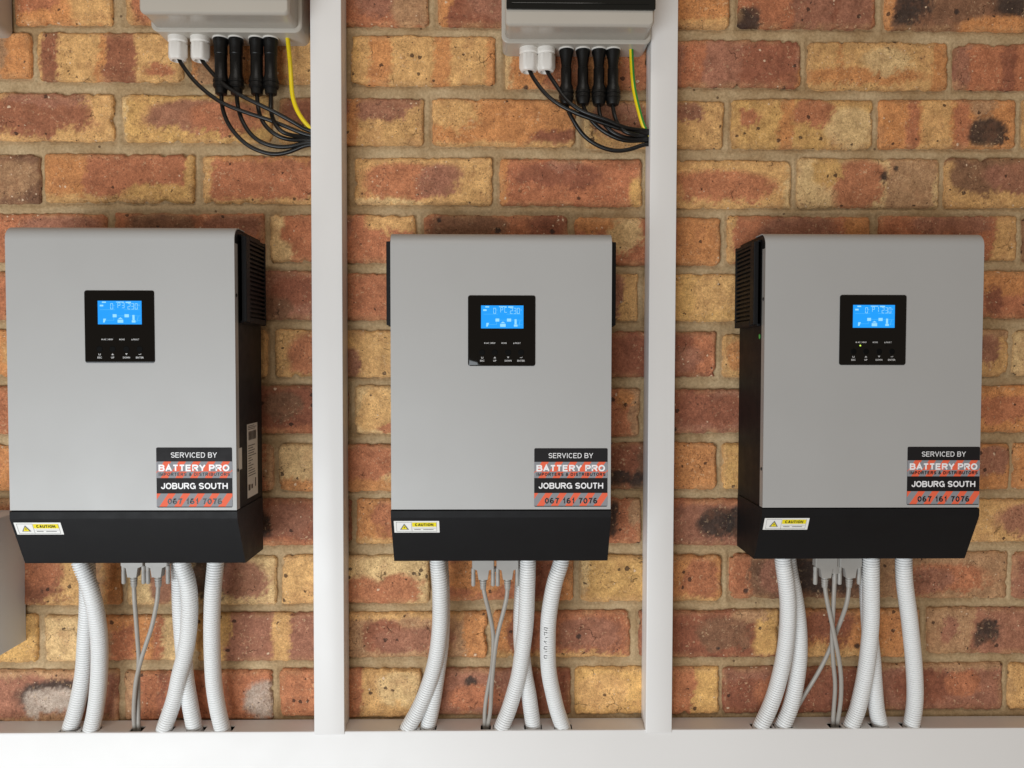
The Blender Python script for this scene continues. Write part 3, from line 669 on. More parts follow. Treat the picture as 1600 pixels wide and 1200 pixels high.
# local: z=0 lower edge of silver panel, y=0 back of case, front at -FD
ZT_ = HP; ZB = -.0745
def build_inverter(label):
    o = thing('inverter', (0, 0, 0), label, 'inverter', 'wall-mounted solar inverters')
    # black case
    r = .017; prof = [(0, ZB), (FD - .030, ZB), (FD - .027, ZB + .001), (FD - .0045, -.0145), (FD - .003, -.009), (FD - .003, ZT_ - r)]
    prof = [(0, ZB), (FD - .034, ZB), (FD - .006, -.014), (FD - .006, -.002), (FD - .002, .0), (FD - .002, ZT_ - r)]
    for i in range(1, 9):
        a = R(90 * i / 8); prof.append((FD - .002 - r + .002 + (r - .002) * math.cos(a), ZT_ - r + (r - .0012) * math.sin(a)))
    prof.append((0, ZT_ - .0012))
    link('case', extrude_profile('case', prof, -XW + .0012, XW - .0012), 'black_metal', o)
    # silver front shell: flat face rolling back over the top, sides folded back
    outer = [(FD, .0012), (FD, ZT_ - r)]
    for i in range(1, 9):
        a = R(90 * i / 8); outer.append((FD - r + r * math.cos(a), ZT_ - r + r * math.sin(a)))
    outer.append((FD - .04, ZT_))
    inner = [(d - (.0012 if k < 2 else .0009), z - (0 if k < 2 else .0009)) for k, (d, z) in enumerate(outer)]
    shell = extrude_profile('front_panel', outer + inner[::-1], -XW, XW)
    sp = link('front_panel', shell, 'silver', o)
    for s in (-1, 1):
        xa, xb = (XW - .0011, XW) if s > 0 else (-XW, -XW + .0011)
        fl = link('panel_fold', box('panel_fold', xa, xb, FD - .012, FD - .0005, .0012, ZT_ - .021), 'silver_edge', sp)
        for z in (.278, .052):
            sc = lathe('screw', [(.0022, 0), (.0024, -.0004), (.0018, -.0012)], 12)
            s_ = link('screw', sc, 'screw', o); s_.location = (s * (XW - .0003), -(FD - .006), z); s_.rotation_euler[1] = R(-90 * s)
    # lower wiring cover: short upright band then a face sloping back to the bottom
    cov = [(.004, ZB - .001), (FD - .031, ZB - .001), (FD - .0295, ZB + .0005), (FD - .0008, -.0125), (FD + .0002, -.0095), (FD + .0002, -.0008), (FD - .001, 0), (.004, 0)]
    cv = link('wiring_cover', extrude_profile('wiring_cover', cov, -XW - .0006, XW + .0006, True, 12), 'black_metal', o)
    # fan guards on both sides
    for s in (-1, 1):
        g = bpy.data.objects.new('fan_guard', None)
        z0, z1 = .243, .3585; d0, d1 = .006, FD - .020; px = .0085
        # frame as box ring with taper: base box + lip
        V = []; Fc = []
        def bx(xa, xb, da, db, za, zb):
            me = box('g', min(xa, xb), max(xa, xb), da, db, za, zb)
            return me
        xi, xo = s * (XW - .0012), s * (XW + px)
        ms = [bx(xi, s * (XW + .0035), d0, d1, z0, z1)]
        ms.append(bx(xi, xo, d0, d0 + .004, z0, z1)); ms.append(bx(xi, xo, d1 - .016, d1, z0 + .002, z1 - .002))
        ms.append(bx(xi, xo, d0 + .004, d1 - .016, z1 - .006, z1 - .001)); ms.append(bx(xi, xo, d0 + .004, d1 - .016, z0 + .001, z0 + .008))
        g = link('fan_guard', join_meshes('fan_guard', ms), 'black_metal', o)
        bev = g.modifiers.new('bev', 'BEVEL'); bev.width = .001; bev.segments = 2
        nslat = 17
        sm = box('slat', min(s * (XW + .003), s * (XW + px - .0008)), max(s * (XW + .003), s * (XW + px - .0008)), d0 + .004, d1 - .016, -.0014, .0014)
        for k in range(nslat):
            q = link('slat', sm, 'black_metal', g); q.location = (0, 0, z0 + .0115 + k * (z1 - z0 - .020) / (nslat - 1)); q.rotation_euler[1] = R(0)
    # wall bracket behind
    link('wall_bracket', box('wall_bracket', -.10, .10, -.006, .002, .10, .30, .001), 'bracket', o)
    # control panel
    cw, chh = .0442, .0462; ccx, ccz = -.0010, .2370
    cp = link('control_panel', loft('control_panel', -cw, cw, -chh, chh, .003, [(-.0008, 0), (.0007, 0), (.0011, .0004), (.0012, .001)]), 'glass_panel', o)
    cp.location = (ccx, -FD, ccz)
    e = .00125
    # screen 55 x 30 mm
    sx0, sx1, sz0, sz1 = -.0270, .0285, .0030, .0330
    link('lcd_screen', quads('lcd_screen', [(sx0, sx1, sz0, sz1)], e), 'lcd', cp)
    def T(u): return sx0 + (sx1 - sx0) * u
    def Zv(v): return sz1 - (sz1 - sz0) * v
    q = []
    q += [(T(.10), T(.19), Zv(.09), Zv(.035)), (T(.42), T(.60), Zv(.07), Zv(.04)), (T(.64), T(.76), Zv(.095), Zv(.04)), (T(.05), T(.13), Zv(.24), Zv(.17))]
    q += [((T(.12), Zv(.92)), (T(.155), Zv(.92)), (T(.19), Zv(.76)), (T(.125), Zv(.76)))]
    q += [(T(.34), T(.43), Zv(.70), Zv(.57)), (T(.61), T(.71), Zv(.70), Zv(.57)), (T(.45), T(.58), Zv(.93), Zv(.80)), ((T(.46), Zv(.77)), (T(.57), Zv(.77)), (T(.515), Zv(.70)))]
    q += [(T(.79), T(.84), Zv(.82), Zv(.60)), (T(.775), T(.86), Zv(.92), Zv(.83))]
    link('lcd_icon', quads('lcd_icon', q, e + .0002), 'lcd_on', cp)
    q = [(T(.05), T(.40), Zv(.385), Zv(.37)), (T(.60), T(.95), Zv(.385), Zv(.37)), (T(.43), T(.61), Zv(.645), Zv(.63)), (T(.71), T(.98), Zv(.645), Zv(.63)),
         (T(.18), T(.37), Zv(.835), Zv(.82)), (T(.36), T(.37), Zv(.82), Zv(.70)), (T(.90), T(.98), Zv(.845), Zv(.83)), ((T(.88), Zv(.9)), (T(.895), Zv(.9)), (T(.93), Zv(.66)), (T(.915), Zv(.66)))]
    link('lcd_line', quads('lcd_line', q, e + .0002), 'lcd_dim', cp)
    # legends
    lm = []
    def leg(s_, x, z, wd, h, bold=.012): lm.append(text('l', s_, x - wd / 2, x + wd / 2, z, z + h, e, bold))
    leg('AC', -.0185, -.0172, .0040, .0020, .03); leg('INV', -.0105, -.0172, .0046, .0020, .03); leg('CHG', .0040, -.0172, .0050, .0020, .03); leg('FAULT', .0212, -.0172, .0075, .0020, .03)
    leg('ESC', -.0255, -.0405, .0056, .0023, .03); leg('UP', -.0090, -.0405, .0040, .0023, .03); leg('DOWN', .0085, -.0405, .0090, .0023, .03); leg('ENTER', .0255, -.0405, .0100, .0023, .03)
    marks = [((-.0107, -.0362), (-.0073, -.0362), (-.0090, -.0340)), ((.0070, -.0340), (.0100, -.0340), (.0085, -.0362)),
             (-.0265, -.0245, -.0364, -.0358), (-.0269, -.0263, -.0364, -.0342), (-.0247, -.0241, -.0364, -.0342), (.0240, .0272, -.0356, -.0350), (.0266, .0272, -.0356, -.0342),
             (-.0228, -.0214, -.0170, -.0154), (-.0150, -.0147, -.0176, -.0150), (-.0140, -.0130, -.0168, -.0155), (-.0002, .0011, -.0170, -.0154), ((.0150, -.0172), (.0168, -.0172), (.0159, -.0152))]
    lm.append(quads('m', marks, e))
    link('panel_lettering', join_meshes('panel_lettering', lm), 'ink_soft', cp)
    bt = lathe('button', [(.0038, .0), (.0040, -.0003), (.0040, -.0008), (.0034, -.0012)], 24)
    for x in (-.0255, -.0090, .0085, .0255):
        q = link('button', bt, 'button', cp); q.location = (x, -.0004, -.0285); q.rotation_euler[0] = R(-90)
    for x in (-.0168, .0008, .0180):
        q = link('indicator_window', quads('indicator_window', [(x - .0007, x + .0007, -.0212, -.0199)], e), 'button', cp)
    # service sticker
    sw, sh = .0485, .0388; scx, scz = .0912, .0435
    st = link('service_sticker', loft('service_sticker', -sw, sw, -sh, sh, .0018, [(-.0003, 0), (.0003, 0)], 4), 'sticker_black', o)
    st.location = (scx, -FD, scz)
    e2 = .0005
    b1 = (-sh + .0770 * (1 - .215)); zs = lambda f: sh - 2 * sh * f
    # striped bands; the attribute shifts the stripes of each strip
    def strip(fa, fb, ph):
        me = quads('stripe_band', [(-sw, sw, zs(fb), zs(fa))], e2)
        a_ = me.attributes.new('phase', 'FLOAT', 'POINT'); a_.data.foreach_set('value', [ph] * 4)
        link('stripe_band', me, 'stripes', st)
    strip(.233, .40, .30); strip(.40, .508, .78); strip(.765, .985, .55)
    link('sticker_lettering', stroke_text('sticker_lettering', 'SERVICED BY', -sw * .61, sw * .60, zs(.168), zs(.082), e2 + .0002, .125), 'ink_white', st)
    link('sticker_lettering', stroke_text('sticker_lettering', 'BATTERY PRO', -sw * .94, sw * .93, zs(.395), zs(.283), e2 + .0002, .235, .10), 'ink_white', st)
    link('sticker_lettering', stroke_text('sticker_lettering', 'JOBURG SOUTH', -sw * .88, sw * .88, zs(.692), zs(.588), e2 + .0002, .19, .12), 'ink_white', st)
    link('sticker_lettering', stroke_text('sticker_lettering', 'IMPORTERS & DISTRIBUTORS', -sw * .94, sw * .94, zs(.474), zs(.418), e2 + .0002, .22, .25), 'ink_black', st)
    link('sticker_lettering', stroke_text('sticker_lettering', '067 161 7076', -sw * .71, sw * .72, zs(.945), zs(.85), e2 + .0005, .20, .20), 'ink_black', st)
    link('number_outline', stroke_text('number_outline', '067 161 7076', -sw * .71, sw * .72, zs(.945), zs(.85), e2 + .0002, .20, .20, .03), 'sticker_grey', st)
    # caution label on the sloping cover face
    ang = math.atan2(.0287, .0615)
    cl = link('caution_label', quads('caution_label', [(0, .0600, -.0190, 0)], 0), 'paper', o)
    cl.location = (-XW + .0030, -(FD - .0012), -.0150); cl.rotation_euler[0] = ang
    link('label_rule', quads('label_rule', [(.003, .0235, -.0022, -.0019), (.003, .0235, -.0174, -.0171), (.003, .0033, -.0172, -.002), (.0232, .0235, -.0172, -.002),
                                          (.0235, .0565, -.0174, -.0171), (.0562, .0565, -.0172, -.002), (.0250, .0555, -.0118, -.0116)], .0003), 'ink_grey', cl)
    link('caution_band', quads('caution_band', [(.0240, .0560, -.0092, -.0024)], .0003), 'caution_yellow', cl)
    link('caution_lettering', stroke_text('caution_lettering', 'CAUTION', .0280, .0520, -.0080, -.0036, .0005, .22, .2), 'ink_black', cl)
    link('small_print', quads('small_print', [(.0265, .0350, -.0142, -.0134), (.0385, .0520, -.0142, -.0134)], .0004), 'ink_grey', cl)
    link('warning_triangle', quads('warning_triangle', [((.0076, -.0140), (.0194, -.0140), (.0135, -.0042))], .0004), 'ink_grey', cl)
    link('warning_triangle', quads('warning_triangle', [((.0096, -.0132), (.0174, -.0132), (.0135, -.0064))], .0006), 'caution_yellow', cl)
    link('warning_bolt', quads('warning_bolt', [((.0140, -.0078), (.0126, -.0102), (.0136, -.0102), (.0130, -.0124), (.0146, -.0096), (.0136, -.0096))], .0008), 'ink_black', cl)
    return o, cp, st, cl

SEG = {'0': 'abcdef', '1': 'bc', '2': 'abged', '3': 'abgcd', 'P': 'abgef', 'C': 'adef'}
def lcd_digits(cp, mode, share):
    sx0, sx1, sz0, sz1 = -.0270, .0285, .0030, .0330
    T = lambda u: sx0 + (sx1 - sx0) * u; Zv = lambda v: sz1 - (sz1 - sz0) * v
    q = []
    def dig(ch, u, v0=.11, v1=.36, wd=.062):
        x0, x1 = T(u), T(u + wd); z1, z0 = Zv(v0), Zv(v1); zm = (z0 + z1) / 2; k = .00058; g = .0003
        S_ = {'a': (x0 + g, x1 - g, z1 - k, z1), 'd': (x0 + g, x1 - g, z0, z0 + k), 'g': (x0 + g, x1 - g, zm - k / 2, zm + k / 2),
              'f': (x0, x0 + k, zm + g, z1 - g), 'b': (x1 - k, x1, zm + g, z1 - g), 'e': (x0, x0 + k, z0 + g, zm - g), 'c': (x1 - k, x1, z0 + g, zm - g)}
        for s_ in SEG[ch]: q.append(S_[s_])
    dig('0', .29); q.append((T(.37), T(.378), Zv(.22), Zv(.19)))
    dig('P', .455, .08, .31); dig(mode, .55, .08, .31)
    for i, ch in enumerate('230'): dig(ch, .685 + i * .082)
    q.append((T(.94), T(.948), Zv(.22), Zv(.16)))
    link('lcd_digit', quads('lcd_digit', q, .00145), 'lcd_on', cp)

proto, cp0, st0, cl0 = build_inverter('leftmost silver and black inverter, its slotted right side showing with a barcode label')
def find(o, n): return [c for c in o.children if c.name.split('.')[0] == n]
inv = [proto, copy_tree(proto), copy_tree(proto)]
inv[1]['label'] = 'silver and black inverter in the middle, seen square-on between the two vertical trunkings'
inv[2]['label'] = 'silver and black inverter at the right, its black left side showing'
gap = [.030, .010, .010]
edges = [(10, 367.5, 797), (611, 953.5, 797), (1190, 1533, 795)]
tops = [(9, 372, 354.5), (610, 957, 363.5), (1195, 1538, 362.5)]
inv_pos = []
for k in range(3):
    d = gap[k] + FD
    a = at(edges[k][0], edges[k][2], d); c = at(edges[k][1], edges[k][2], d)
    at_, ct_ = at(tops[k][0], tops[k][2], d), at(tops[k][1], tops[k][2], d)
    print('inverter', k, 'width', c.x - a.x, 'top width', ct_.x - at_.x, 'height', (at_.z + ct_.z - a.z - c.z) / 2)
    X = (a.x + c.x + at_.x + ct_.x) / 4; Z = (a.z + c.z) / 2
    H = (at_.z + ct_.z - a.z - c.z) / 2
    inv[k].location = (X, -gap[k], Z + (H - HP) / 2); inv_pos.append((X, Z))
modes = '3C1'
offs = [(0.0, 0.0, 0.0), (.0010, .0, .0), (.0050, 0, -.0005)]
for k in range(3):
    cp = find(inv[k], 'control_panel')[0]; st = find(inv[k], 'service_sticker')[0]; cl = find(inv[k], 'caution_label')[0]
    cp.location.x += (-.0005, .0015, -.0006)[k]; st.location.x += offs[k][0]; cl.location.z += (0, .0006, .0020)[k]; cl.location.x += (0, 0, .0005)[k]
    cl.location.y = -(FD - .0008 - (-cl.location.z - .0125) * .4667) - .0004
    lcd_digits(cp, modes[k], None)
# rating label on the right side of the first inverter
sl_ = bpy.data.objects.new('rating_label', mesh('rating_label', [(0, 0, 0), (0, .044, 0), (0, .044, .100), (0, 0, .100)], [(0, 1, 2, 3)]))
C.objects.link(sl_); sl_.data.materials.append(M['paper_dim']); sl_.parent = inv[0]; sl_.location = (XW - .0006, -.066, .008)
V = []; Fc = []
def sideq(y0, y1, z0, z1):
    o = len(V); V.extend([(.0002, y0, z0), (.0002, y1, z0), (.0002, y1, z1), (.0002, y0, z1)]); Fc.append((o, o + 1, o + 2, o + 3))
rq = random.Random(3)
z = .072
y = .006
while y < .038: 
    wd = rq.choice((.0006, .001, .0016)); sideq(y, y + wd, .078, .090); y += wd + rq.choice((.0007, .0012))
for k in range(3): sideq(.004, .004 + rq.uniform(.02, .036), .0925 + k * .0022, .0933 + k * .0022)
z = .070
while z > .026:
    sideq(.004, .004 + rq.uniform(.010, .034), z, z + .0011); z -= .0034
sideq(.004, .012, .010, .018); sideq(.016, .022, .011, .017); sideq(.032, .036, .012, .024)
link('label_print', mesh('label_print', V, Fc), 'ink_black', sl_)
# small bright tab on the fold of the first inverter
link('seal_tag', box('seal_tag', XW + .0002, XW + .0007, FD - .0195, FD - .007, .052, .080), 'paper_dim', inv[0])
# power LED on the left flank of the right inverter and its lit front indicator
g_ = lathe('side_indicator', [(.0022, 0), (.0020, -.0008)], 16); go = link('side_indicator', g_, 'dot_green', inv[2])
go.location = (-XW + .0010, -(FD - .022), .2290); go.rotation_euler[1] = R(90); go.scale = (1.6, 1, 1)
q = link('lit_indicator', quads('lit_indicator', [tuple((-.0168 + .0011 * math.cos(a), -.0205 + .0011 * math.sin(a)) for a in [i * math.pi / 6 for i in range(12)])], .0016), 'led_green', find(inv[2], 'control_panel')[0])

# ------------------------------------------------------------------ conduits below the inverters
def conduit(pts, dtop, dbot, label, gi, r=.0114, bulge=0.0):
    n = len(pts); P = []
    ys = [p[1] for p in pts]
    for (x, y) in pts:
        t = (y - ys[0]) / (ys[-1] - ys[0]); tt = t * t * (3 - 2 * t)
        P.append(at(x, y, dtop * (1 - tt) + dbot * tt + bulge * math.sin(math.pi * t)))
    P = [P[0] + Vector((0, 0, .03))] + P + [P[-1] + (P[-1] - P[-2]).normalized() * .018 + Vector((0, .004, -.012))]
    base = P[-2]
    Q = [p - base for p in P]
    me, path, A, B, s = tube('corrugated_conduit', Q, r, .00045, 22, rib=(.0036, .0026), smoothing=3)
    o = link('corrugated_conduit', me, 'conduit'); o.location = base
    tag(o, label, 'conduit', gi); return o, path, A, B, s
g = 'corrugated white conduits under the inverters'
L_ = 'white corrugated conduit under the left inverter, '
conduit([(135, 878), (137, 908), (137, 950), (134, 996), (130, 1054), (118, 1112), (107, 1146)], .041, .022, L_ + 'leftmost of the five at the bottom', g)
conduit([(124, 878), (132, 893), (141, 920), (149, 952), (155, 996), (155, 1054), (149, 1112), (141, 1146)], .064, .028, L_ + 'second from left, in front of its neighbour', g)
conduit([(283, 878), (291, 900), (296, 930), (296, 967), (293, 1000), (287, 1030), (280, 1056), (275, 1083), (266, 1112), (254, 1146)], .066, .028, L_ + 'crossing in front and ending beside the grey cords', g)
conduit([(280, 878), (281, 908), (282, 952), (285, 996), (288, 1030), (290, 1060), (294, 1083), (299, 1112), (305, 1143)], .040, .022, L_ + 'crossing behind another and ending right of it', g)
conduit([(337, 878), (334, 908), (332, 938), (331, 996), (333, 1054), (336, 1083), (341, 1112), (349, 1145)], .060, .027, L_ + 'rightmost, standing alone near the vertical trunking', g)
L_ = 'white corrugated conduit under the middle inverter, '
conduit([(684, 877), (687, 908), (688, 938), (688, 967), (686, 996), (682, 1025), (675, 1054), (665, 1083), (652, 1112), (635, 1141)], .064, .028, L_ + 'leftmost, bending left in front of its neighbour', g)
conduit([(688, 877), (690, 908), (691, 950), (690, 996), (687, 1025), (683, 1054), (679, 1083), (674, 1112), (667, 1141)], .040, .022, L_ + 'second from left, mostly hidden behind its neighbour', g)
conduit([(825, 877), (824, 908), (823, 938), (822, 967), (819, 996), (815, 1025), (811, 1054), (803, 1083), (794, 1112), (782, 1141)], .064, .028, L_ + 'in front, ending next to the grey cords', g)
conduit([(819, 877), (817, 908), (815, 940), (814, 980), (815, 1010), (820, 1054), (826, 1083), (830, 1112), (834, 1141)], .040, .022, L_ + 'passing behind another and ending right of it', g)
o5, path, A, B, s = conduit([(878, 877), (873, 890), (867, 908), (861, 938), (857, 967), (856, 996), (856, 1025), (858, 1054), (864, 1083), (871, 1112), (881, 1141)], .060, .027, L_ + 'rightmost, bowed left with pen marks on it', g)
# pen scribble on that conduit
V = []; Fc = []
def stroke(z0, pts2, wd=.0009):
    # pts2: (angle degrees round the tube, height in m)
    P3 = []
    for a, h in pts2:
        i = int(np.argmin(np.abs(path[:, 2] - (z0 + h)))); an = R(a)
        P3.append(Vector(path[i]) + (Vector(A[i]) * math.cos(an) + Vector(B[i]) * math.sin(an)) * .0113)
    me, *_ = tube('m', P3, wd / 2, .0008, 5, smoothing=0); return me
zc = at(856, 1000, .05).z - o5.location.z
import itertools
ms = []
# find the tube angle that faces the camera and slightly left
i0 = int(np.argmin(np.abs(path[:, 2] - zc)))
best = min(range(0, 360, 5), key=lambda a: -(Vector((-0.62, -0.78, 0)).dot(Vector(A[i0]) * math.cos(R(a)) + Vector(B[i0]) * math.sin(R(a)))))
for z0, pts2 in ((.022, [(-30, 0), (-8, .001), (-6, -.002), (-26, -.0035)]), (.014, [(-28, .001), (-8, .002), (-10, -.003)]), (.008, [(-30, .001), (-12, -.001)]),
                 (.001, [(-28, .002), (-6, .0015), (-24, -.002)]), (-.007, [(-30, .002), (-10, .001), (-8, -.003), (-28, -.003)]),
                 (-.015, [(-28, .002), (-10, .0005)]), (-.021, [(-30, .001), (-8, .001), (-10, -.003), (-26, -.002)])):
    ms.append(stroke(zc + z0, [(best + a, h) for a, h in pts2]))
pm = link('pen_mark', join_meshes('pen_mark', ms), 'ink_grey', o5)
L_ = 'white corrugated conduit under the right inverter, '
conduit([(1223, 875), (1228, 908), (1231, 938), (1231, 967), (1229, 996), (1225, 1025), (1219, 1054), (1211, 1083), (1200, 1112), (1187, 1138)], .064, .028, L_ + 'leftmost, curving left in front of its neighbour', g)
conduit([(1231, 875), (1237, 908), (1243, 938), (1247, 967), (1249, 996), (1249, 1025), (1246, 1054), (1241, 1083), (1233, 1112), (1221, 1138)], .044, .026, L_ + 'second from left, curving beside its neighbour', g)
conduit([(1361, 876), (1361, 908), (1361, 938), (1361, 967), (1359, 996), (1356, 1025), (1352, 1054), (1346, 1083), (1339, 1112), (1328, 1138)], .064, .028, L_ + 'crossing in front, ending right of the grey cords', g)
conduit([(1356, 875), (1355, 908), (1357, 950), (1360, 1000), (1363, 1025), (1365, 1054), (1367, 1083), (1370, 1112), (1376, 1136)], .040, .022, L_ + 'mostly hidden, ending second from the right', g)
conduit([(1412, 875), (1413, 908), (1417, 938), (1421, 967), (1424, 996), (1427, 1025), (1429, 1054), (1430, 1083), (1428, 1112), (1423, 1137)], .060, .027, L_ + 'rightmost, standing alone', g)

# ------------------------------------------------------------------ grey data cables
def plug_meshes():
    out = {}
    prof = [(-.0155, .022), (.0155, .022), (.0155, -.008), (.0125, -.0095), (.0085, -.011), (.0065, -.0240), (-.0065, -.0240), (-.0085, -.011), (-.0125, -.0095), (-.0155, -.008)]
    V = []; n = len(prof)
    for d, k in ((-.0065, .94), (-.0055, 1), (.0055, 1), (.0065, .94)):
        V += [(x * k, -d, z) for x, z in prof]
    Fc = [(l * n + i, l * n + (i + 1) % n, (l + 1) * n + (i + 1) % n, (l + 1) * n + i) for l in range(3) for i in range(n)]
    Fc += [tuple(range(n)), tuple(reversed(range(3 * n, 4 * n)))]
    me = mesh('plug_body', V, Fc); bm = bmesh.new(); bm.from_mesh(me); bmesh.ops.recalc_face_normals(bm, faces=bm.faces); bm.to_mesh(me); bm.free()
    out['body'] = me
    out['screw'] = lathe('thumbscrew', [(.0022, 0), (.0030, -.001), (.0030, -.006), (.0026, -.0075), (.0030, -.009), (.0030, -.0245), (.0022, -.026)], 14)
    pr = [(.0052, 0)]
    for k in range(4): pr += [(.0052 - k * .0003, -.0022 - k * .0035), (.0040, -.0024 - k * .0035), (.0040, -.0034 - k * .0035), (.0050 - k * .0003, -.0036 - k * .0035)]
    pr += [(.0036, -.0155)]
    out['relief'] = lathe('strain_relief', pr, 16)
    return out
PM = plug_meshes()
ZBOT = [inv_pos[k][1] + ZB for k in range(3)]
def data_cable(k, px, pts, label, gi, dtop=.058, dbot=.022, big=True, swap=0.0):
    ytop = ZBOT[k]
    base = at(px, 885, dtop); base.z = ytop - .0105
    o = thing('data_cable', base, label, 'cable', gi)
    if big:
        link('plug_body', PM['body'], 'plug_grey', o)
        for s_ in (-1, 1):
            q = link('thumbscrew', PM['screw'], 'plug_grey', o); q.location = (s_ * .0138, -.0005, -.0085)
        q = link('strain_relief', PM['relief'], 'plug_grey', o); q.location = (0, 0, -.0235); zs0 = -.036
    else:
        link('plug_body', box('plug_body', -.0055, .0055, -.004, .004, -.0185, .01, .0008), 'plug_grey', o)
        q = link('strain_relief', PM['relief'], 'plug_grey', o); q.location = (0, 0, -.0180); q.scale = (.75, .75, .75); zs0 = -.028
    P = [Vector((0, 0, zs0 + .006)), Vector((0, 0, zs0))]
    ys = [p[1] for p in pts]
    for (x, y) in pts:
        t = (y - ys[0]) / (ys[-1] - ys[0]); P.append(at(x, y, dtop * (1 - t) + dbot * t + swap * math.sin(math.pi * min(max(t * 1.0, 0), 1))) - base)
    P.append(P[-1] + Vector((0, .002, -.03)))
    me, *_ = tube('cord', P, .0030, .003, 12, smoothing=2)
    link('cord', me, 'cord_grey', o)
g = 'grey serial and data cables under the inverters'
data_cable(0, 209, [(210, 935), (212, 960), (215, 1000), (217, 1030), (216, 1051), (216, 1080), (216, 1112), (217, 1145)], 'grey data cable under the left inverter, with the left plug of the two', g, swap=-.004)
data_cable(0, 247, [(246, 935), (243, 952), (237, 980), (227, 1010), (218, 1040), (212, 1068), (209, 1112), (211, 1147)], 'grey data cable under the left inverter, with the right plug of the two', g, swap=.006)
data_cable(1, 755, [(758, 932), (765, 960), (770, 985), (771, 1005), (769, 1040), (763, 1072), (758, 1105), (757, 1141)], 'grey data cable under the middle inverter, with the left plug of the two', g, swap=-.004)
data_cable(1, 793, [(792, 932), (786, 958), (780, 980), (775, 1005), (771, 1040), (768, 1075), (766, 1112), (761, 1141)], 'grey data cable under the middle inverter, with the right plug of the two', g, swap=.006)
data_cable(2, 1289, [(1292, 938), (1298, 965), (1304, 995), (1310, 1025), (1314, 1055), (1314, 1090), (1310, 1120), (1307, 1138)], 'grey data cable under the right inverter, with the left plug, in front', g, swap=.006)
data_cable(2, 1304, [(1303, 930), (1301, 970), (1300, 1000), (1302, 1035), (1305, 1070), (1303, 1105), (1301, 1135)], 'thin grey cable with the narrow middle plug under the right inverter', g, big=False, swap=0)
data_cable(2, 1327, [(1324, 938), (1316, 964), (1305, 992), (1294, 1020), (1280, 1048), (1265, 1073), (1250, 1098), (1238, 1122)], 'grey cable with the right plug under the right inverter, slanting down left behind conduits', g, dbot=.012, swap=-.006)

# ------------------------------------------------------------------ distribution boxes and their wiring
def dist_box(xl, xr, yb, label):
    a = at(xl, yb, 0); c = at(xr, yb, 0); zb = a.z
    x0, x1 = a.x, c.x; xm = (x0 + x1) / 2; hw = (x1 - x0) / 2
    o = thing('distribution_box', (xm, 0, zb), label, 'distribution box', 'grey distribution boxes at the top')
    Hh = .26
    link('box_base', loft('box_base', -hw, hw, 0, Hh, .009, [(.0005, .0), (.043, .0), (.0445, -.0012), (.049, -.0012), (.0505, .0006)], 6), 'box_grey', o)
    link('box_lid', loft('box_lid', -hw, hw, 0, Hh, .011, [(.0505, .004), (.052, .0035), (.082, .0050), (.088, .0040), (.0915, .0034), (.0945, .0042), (.0962, .0062), (.0965, .010)], 7), 'box_grey', o)
    # smoked door above the lid's lower band
    link('smoked_door', loft('smoked_door', -hw + .005, hw - .003, .0235, Hh - .02, .002, [(.096, 0), (.0995, 0), (.1005, .001)], 3), 'window', o)
    link('door_sill', box('door_sill', -hw + .012, hw - .012, .0964, .1012, .0295, .0315, .0004), 'window', o)
    return o, zb, xm
GL = lathe('cable_gland', [(.0128, .002), (.0132, 0), (.0132, -.0062), (.0118, -.0078), (.0118, -.0090), (.0130, -.0100), (.0130, -.0270), (.0110, -.0315), (.0080, -.0325), (.0078, -.0290)], 36, hexf=(5, 6))
RG = lathe('bulkhead_ring', [(.0108, .001), (.0112, -.0010), (.0100, -.0016)], 24)
def mc_mesh(slim):
    if slim: pr = [(.0060, .0), (.0104, -.0012), (.0102, -.004), (.0082, -.013), (.0070, -.022), (.0070, -.026), (.0078, -.0265), (.0078, -.048), (.0098, -.053), (.0100, -.070), (.0082, -.077), (.0058, -.0785)]
    else: pr = [(.0060, .0), (.0104, -.0012), (.0104, -.007), (.0092, -.010), (.0092, -.022), (.0086, -.023), (.0086, -.050), (.0102, -.056), (.0102, -.069), (.0086, -.0705), (.0080, -.0775), (.0055, -.0790)]
    return lathe('connector', pr, 24, auto=28)
MC = {0: mc_mesh(0), 1: mc_mesh(1)}
RIB = {s: lathe('connector_ridge', [(r + .0004, .004), (r + .0012, .003), (r + .0012, -.003), (r + .0004, -.004)], 14, auto=10) for s, r in ((0, .0100), (1, .0097))}
def at_chain(P, base, d0, d1, dip=0.0):
    out = []
    n = len(P)
    for i, (x, y) in enumerate(P):
        t = i / (n - 1); out.append(at(x, y, d0 * (1 - t) + d1 * t + dip * math.sin(math.pi * t)) - base)
    return out
ord_ = ['leftmost', 'second', 'third', 'rightmost']
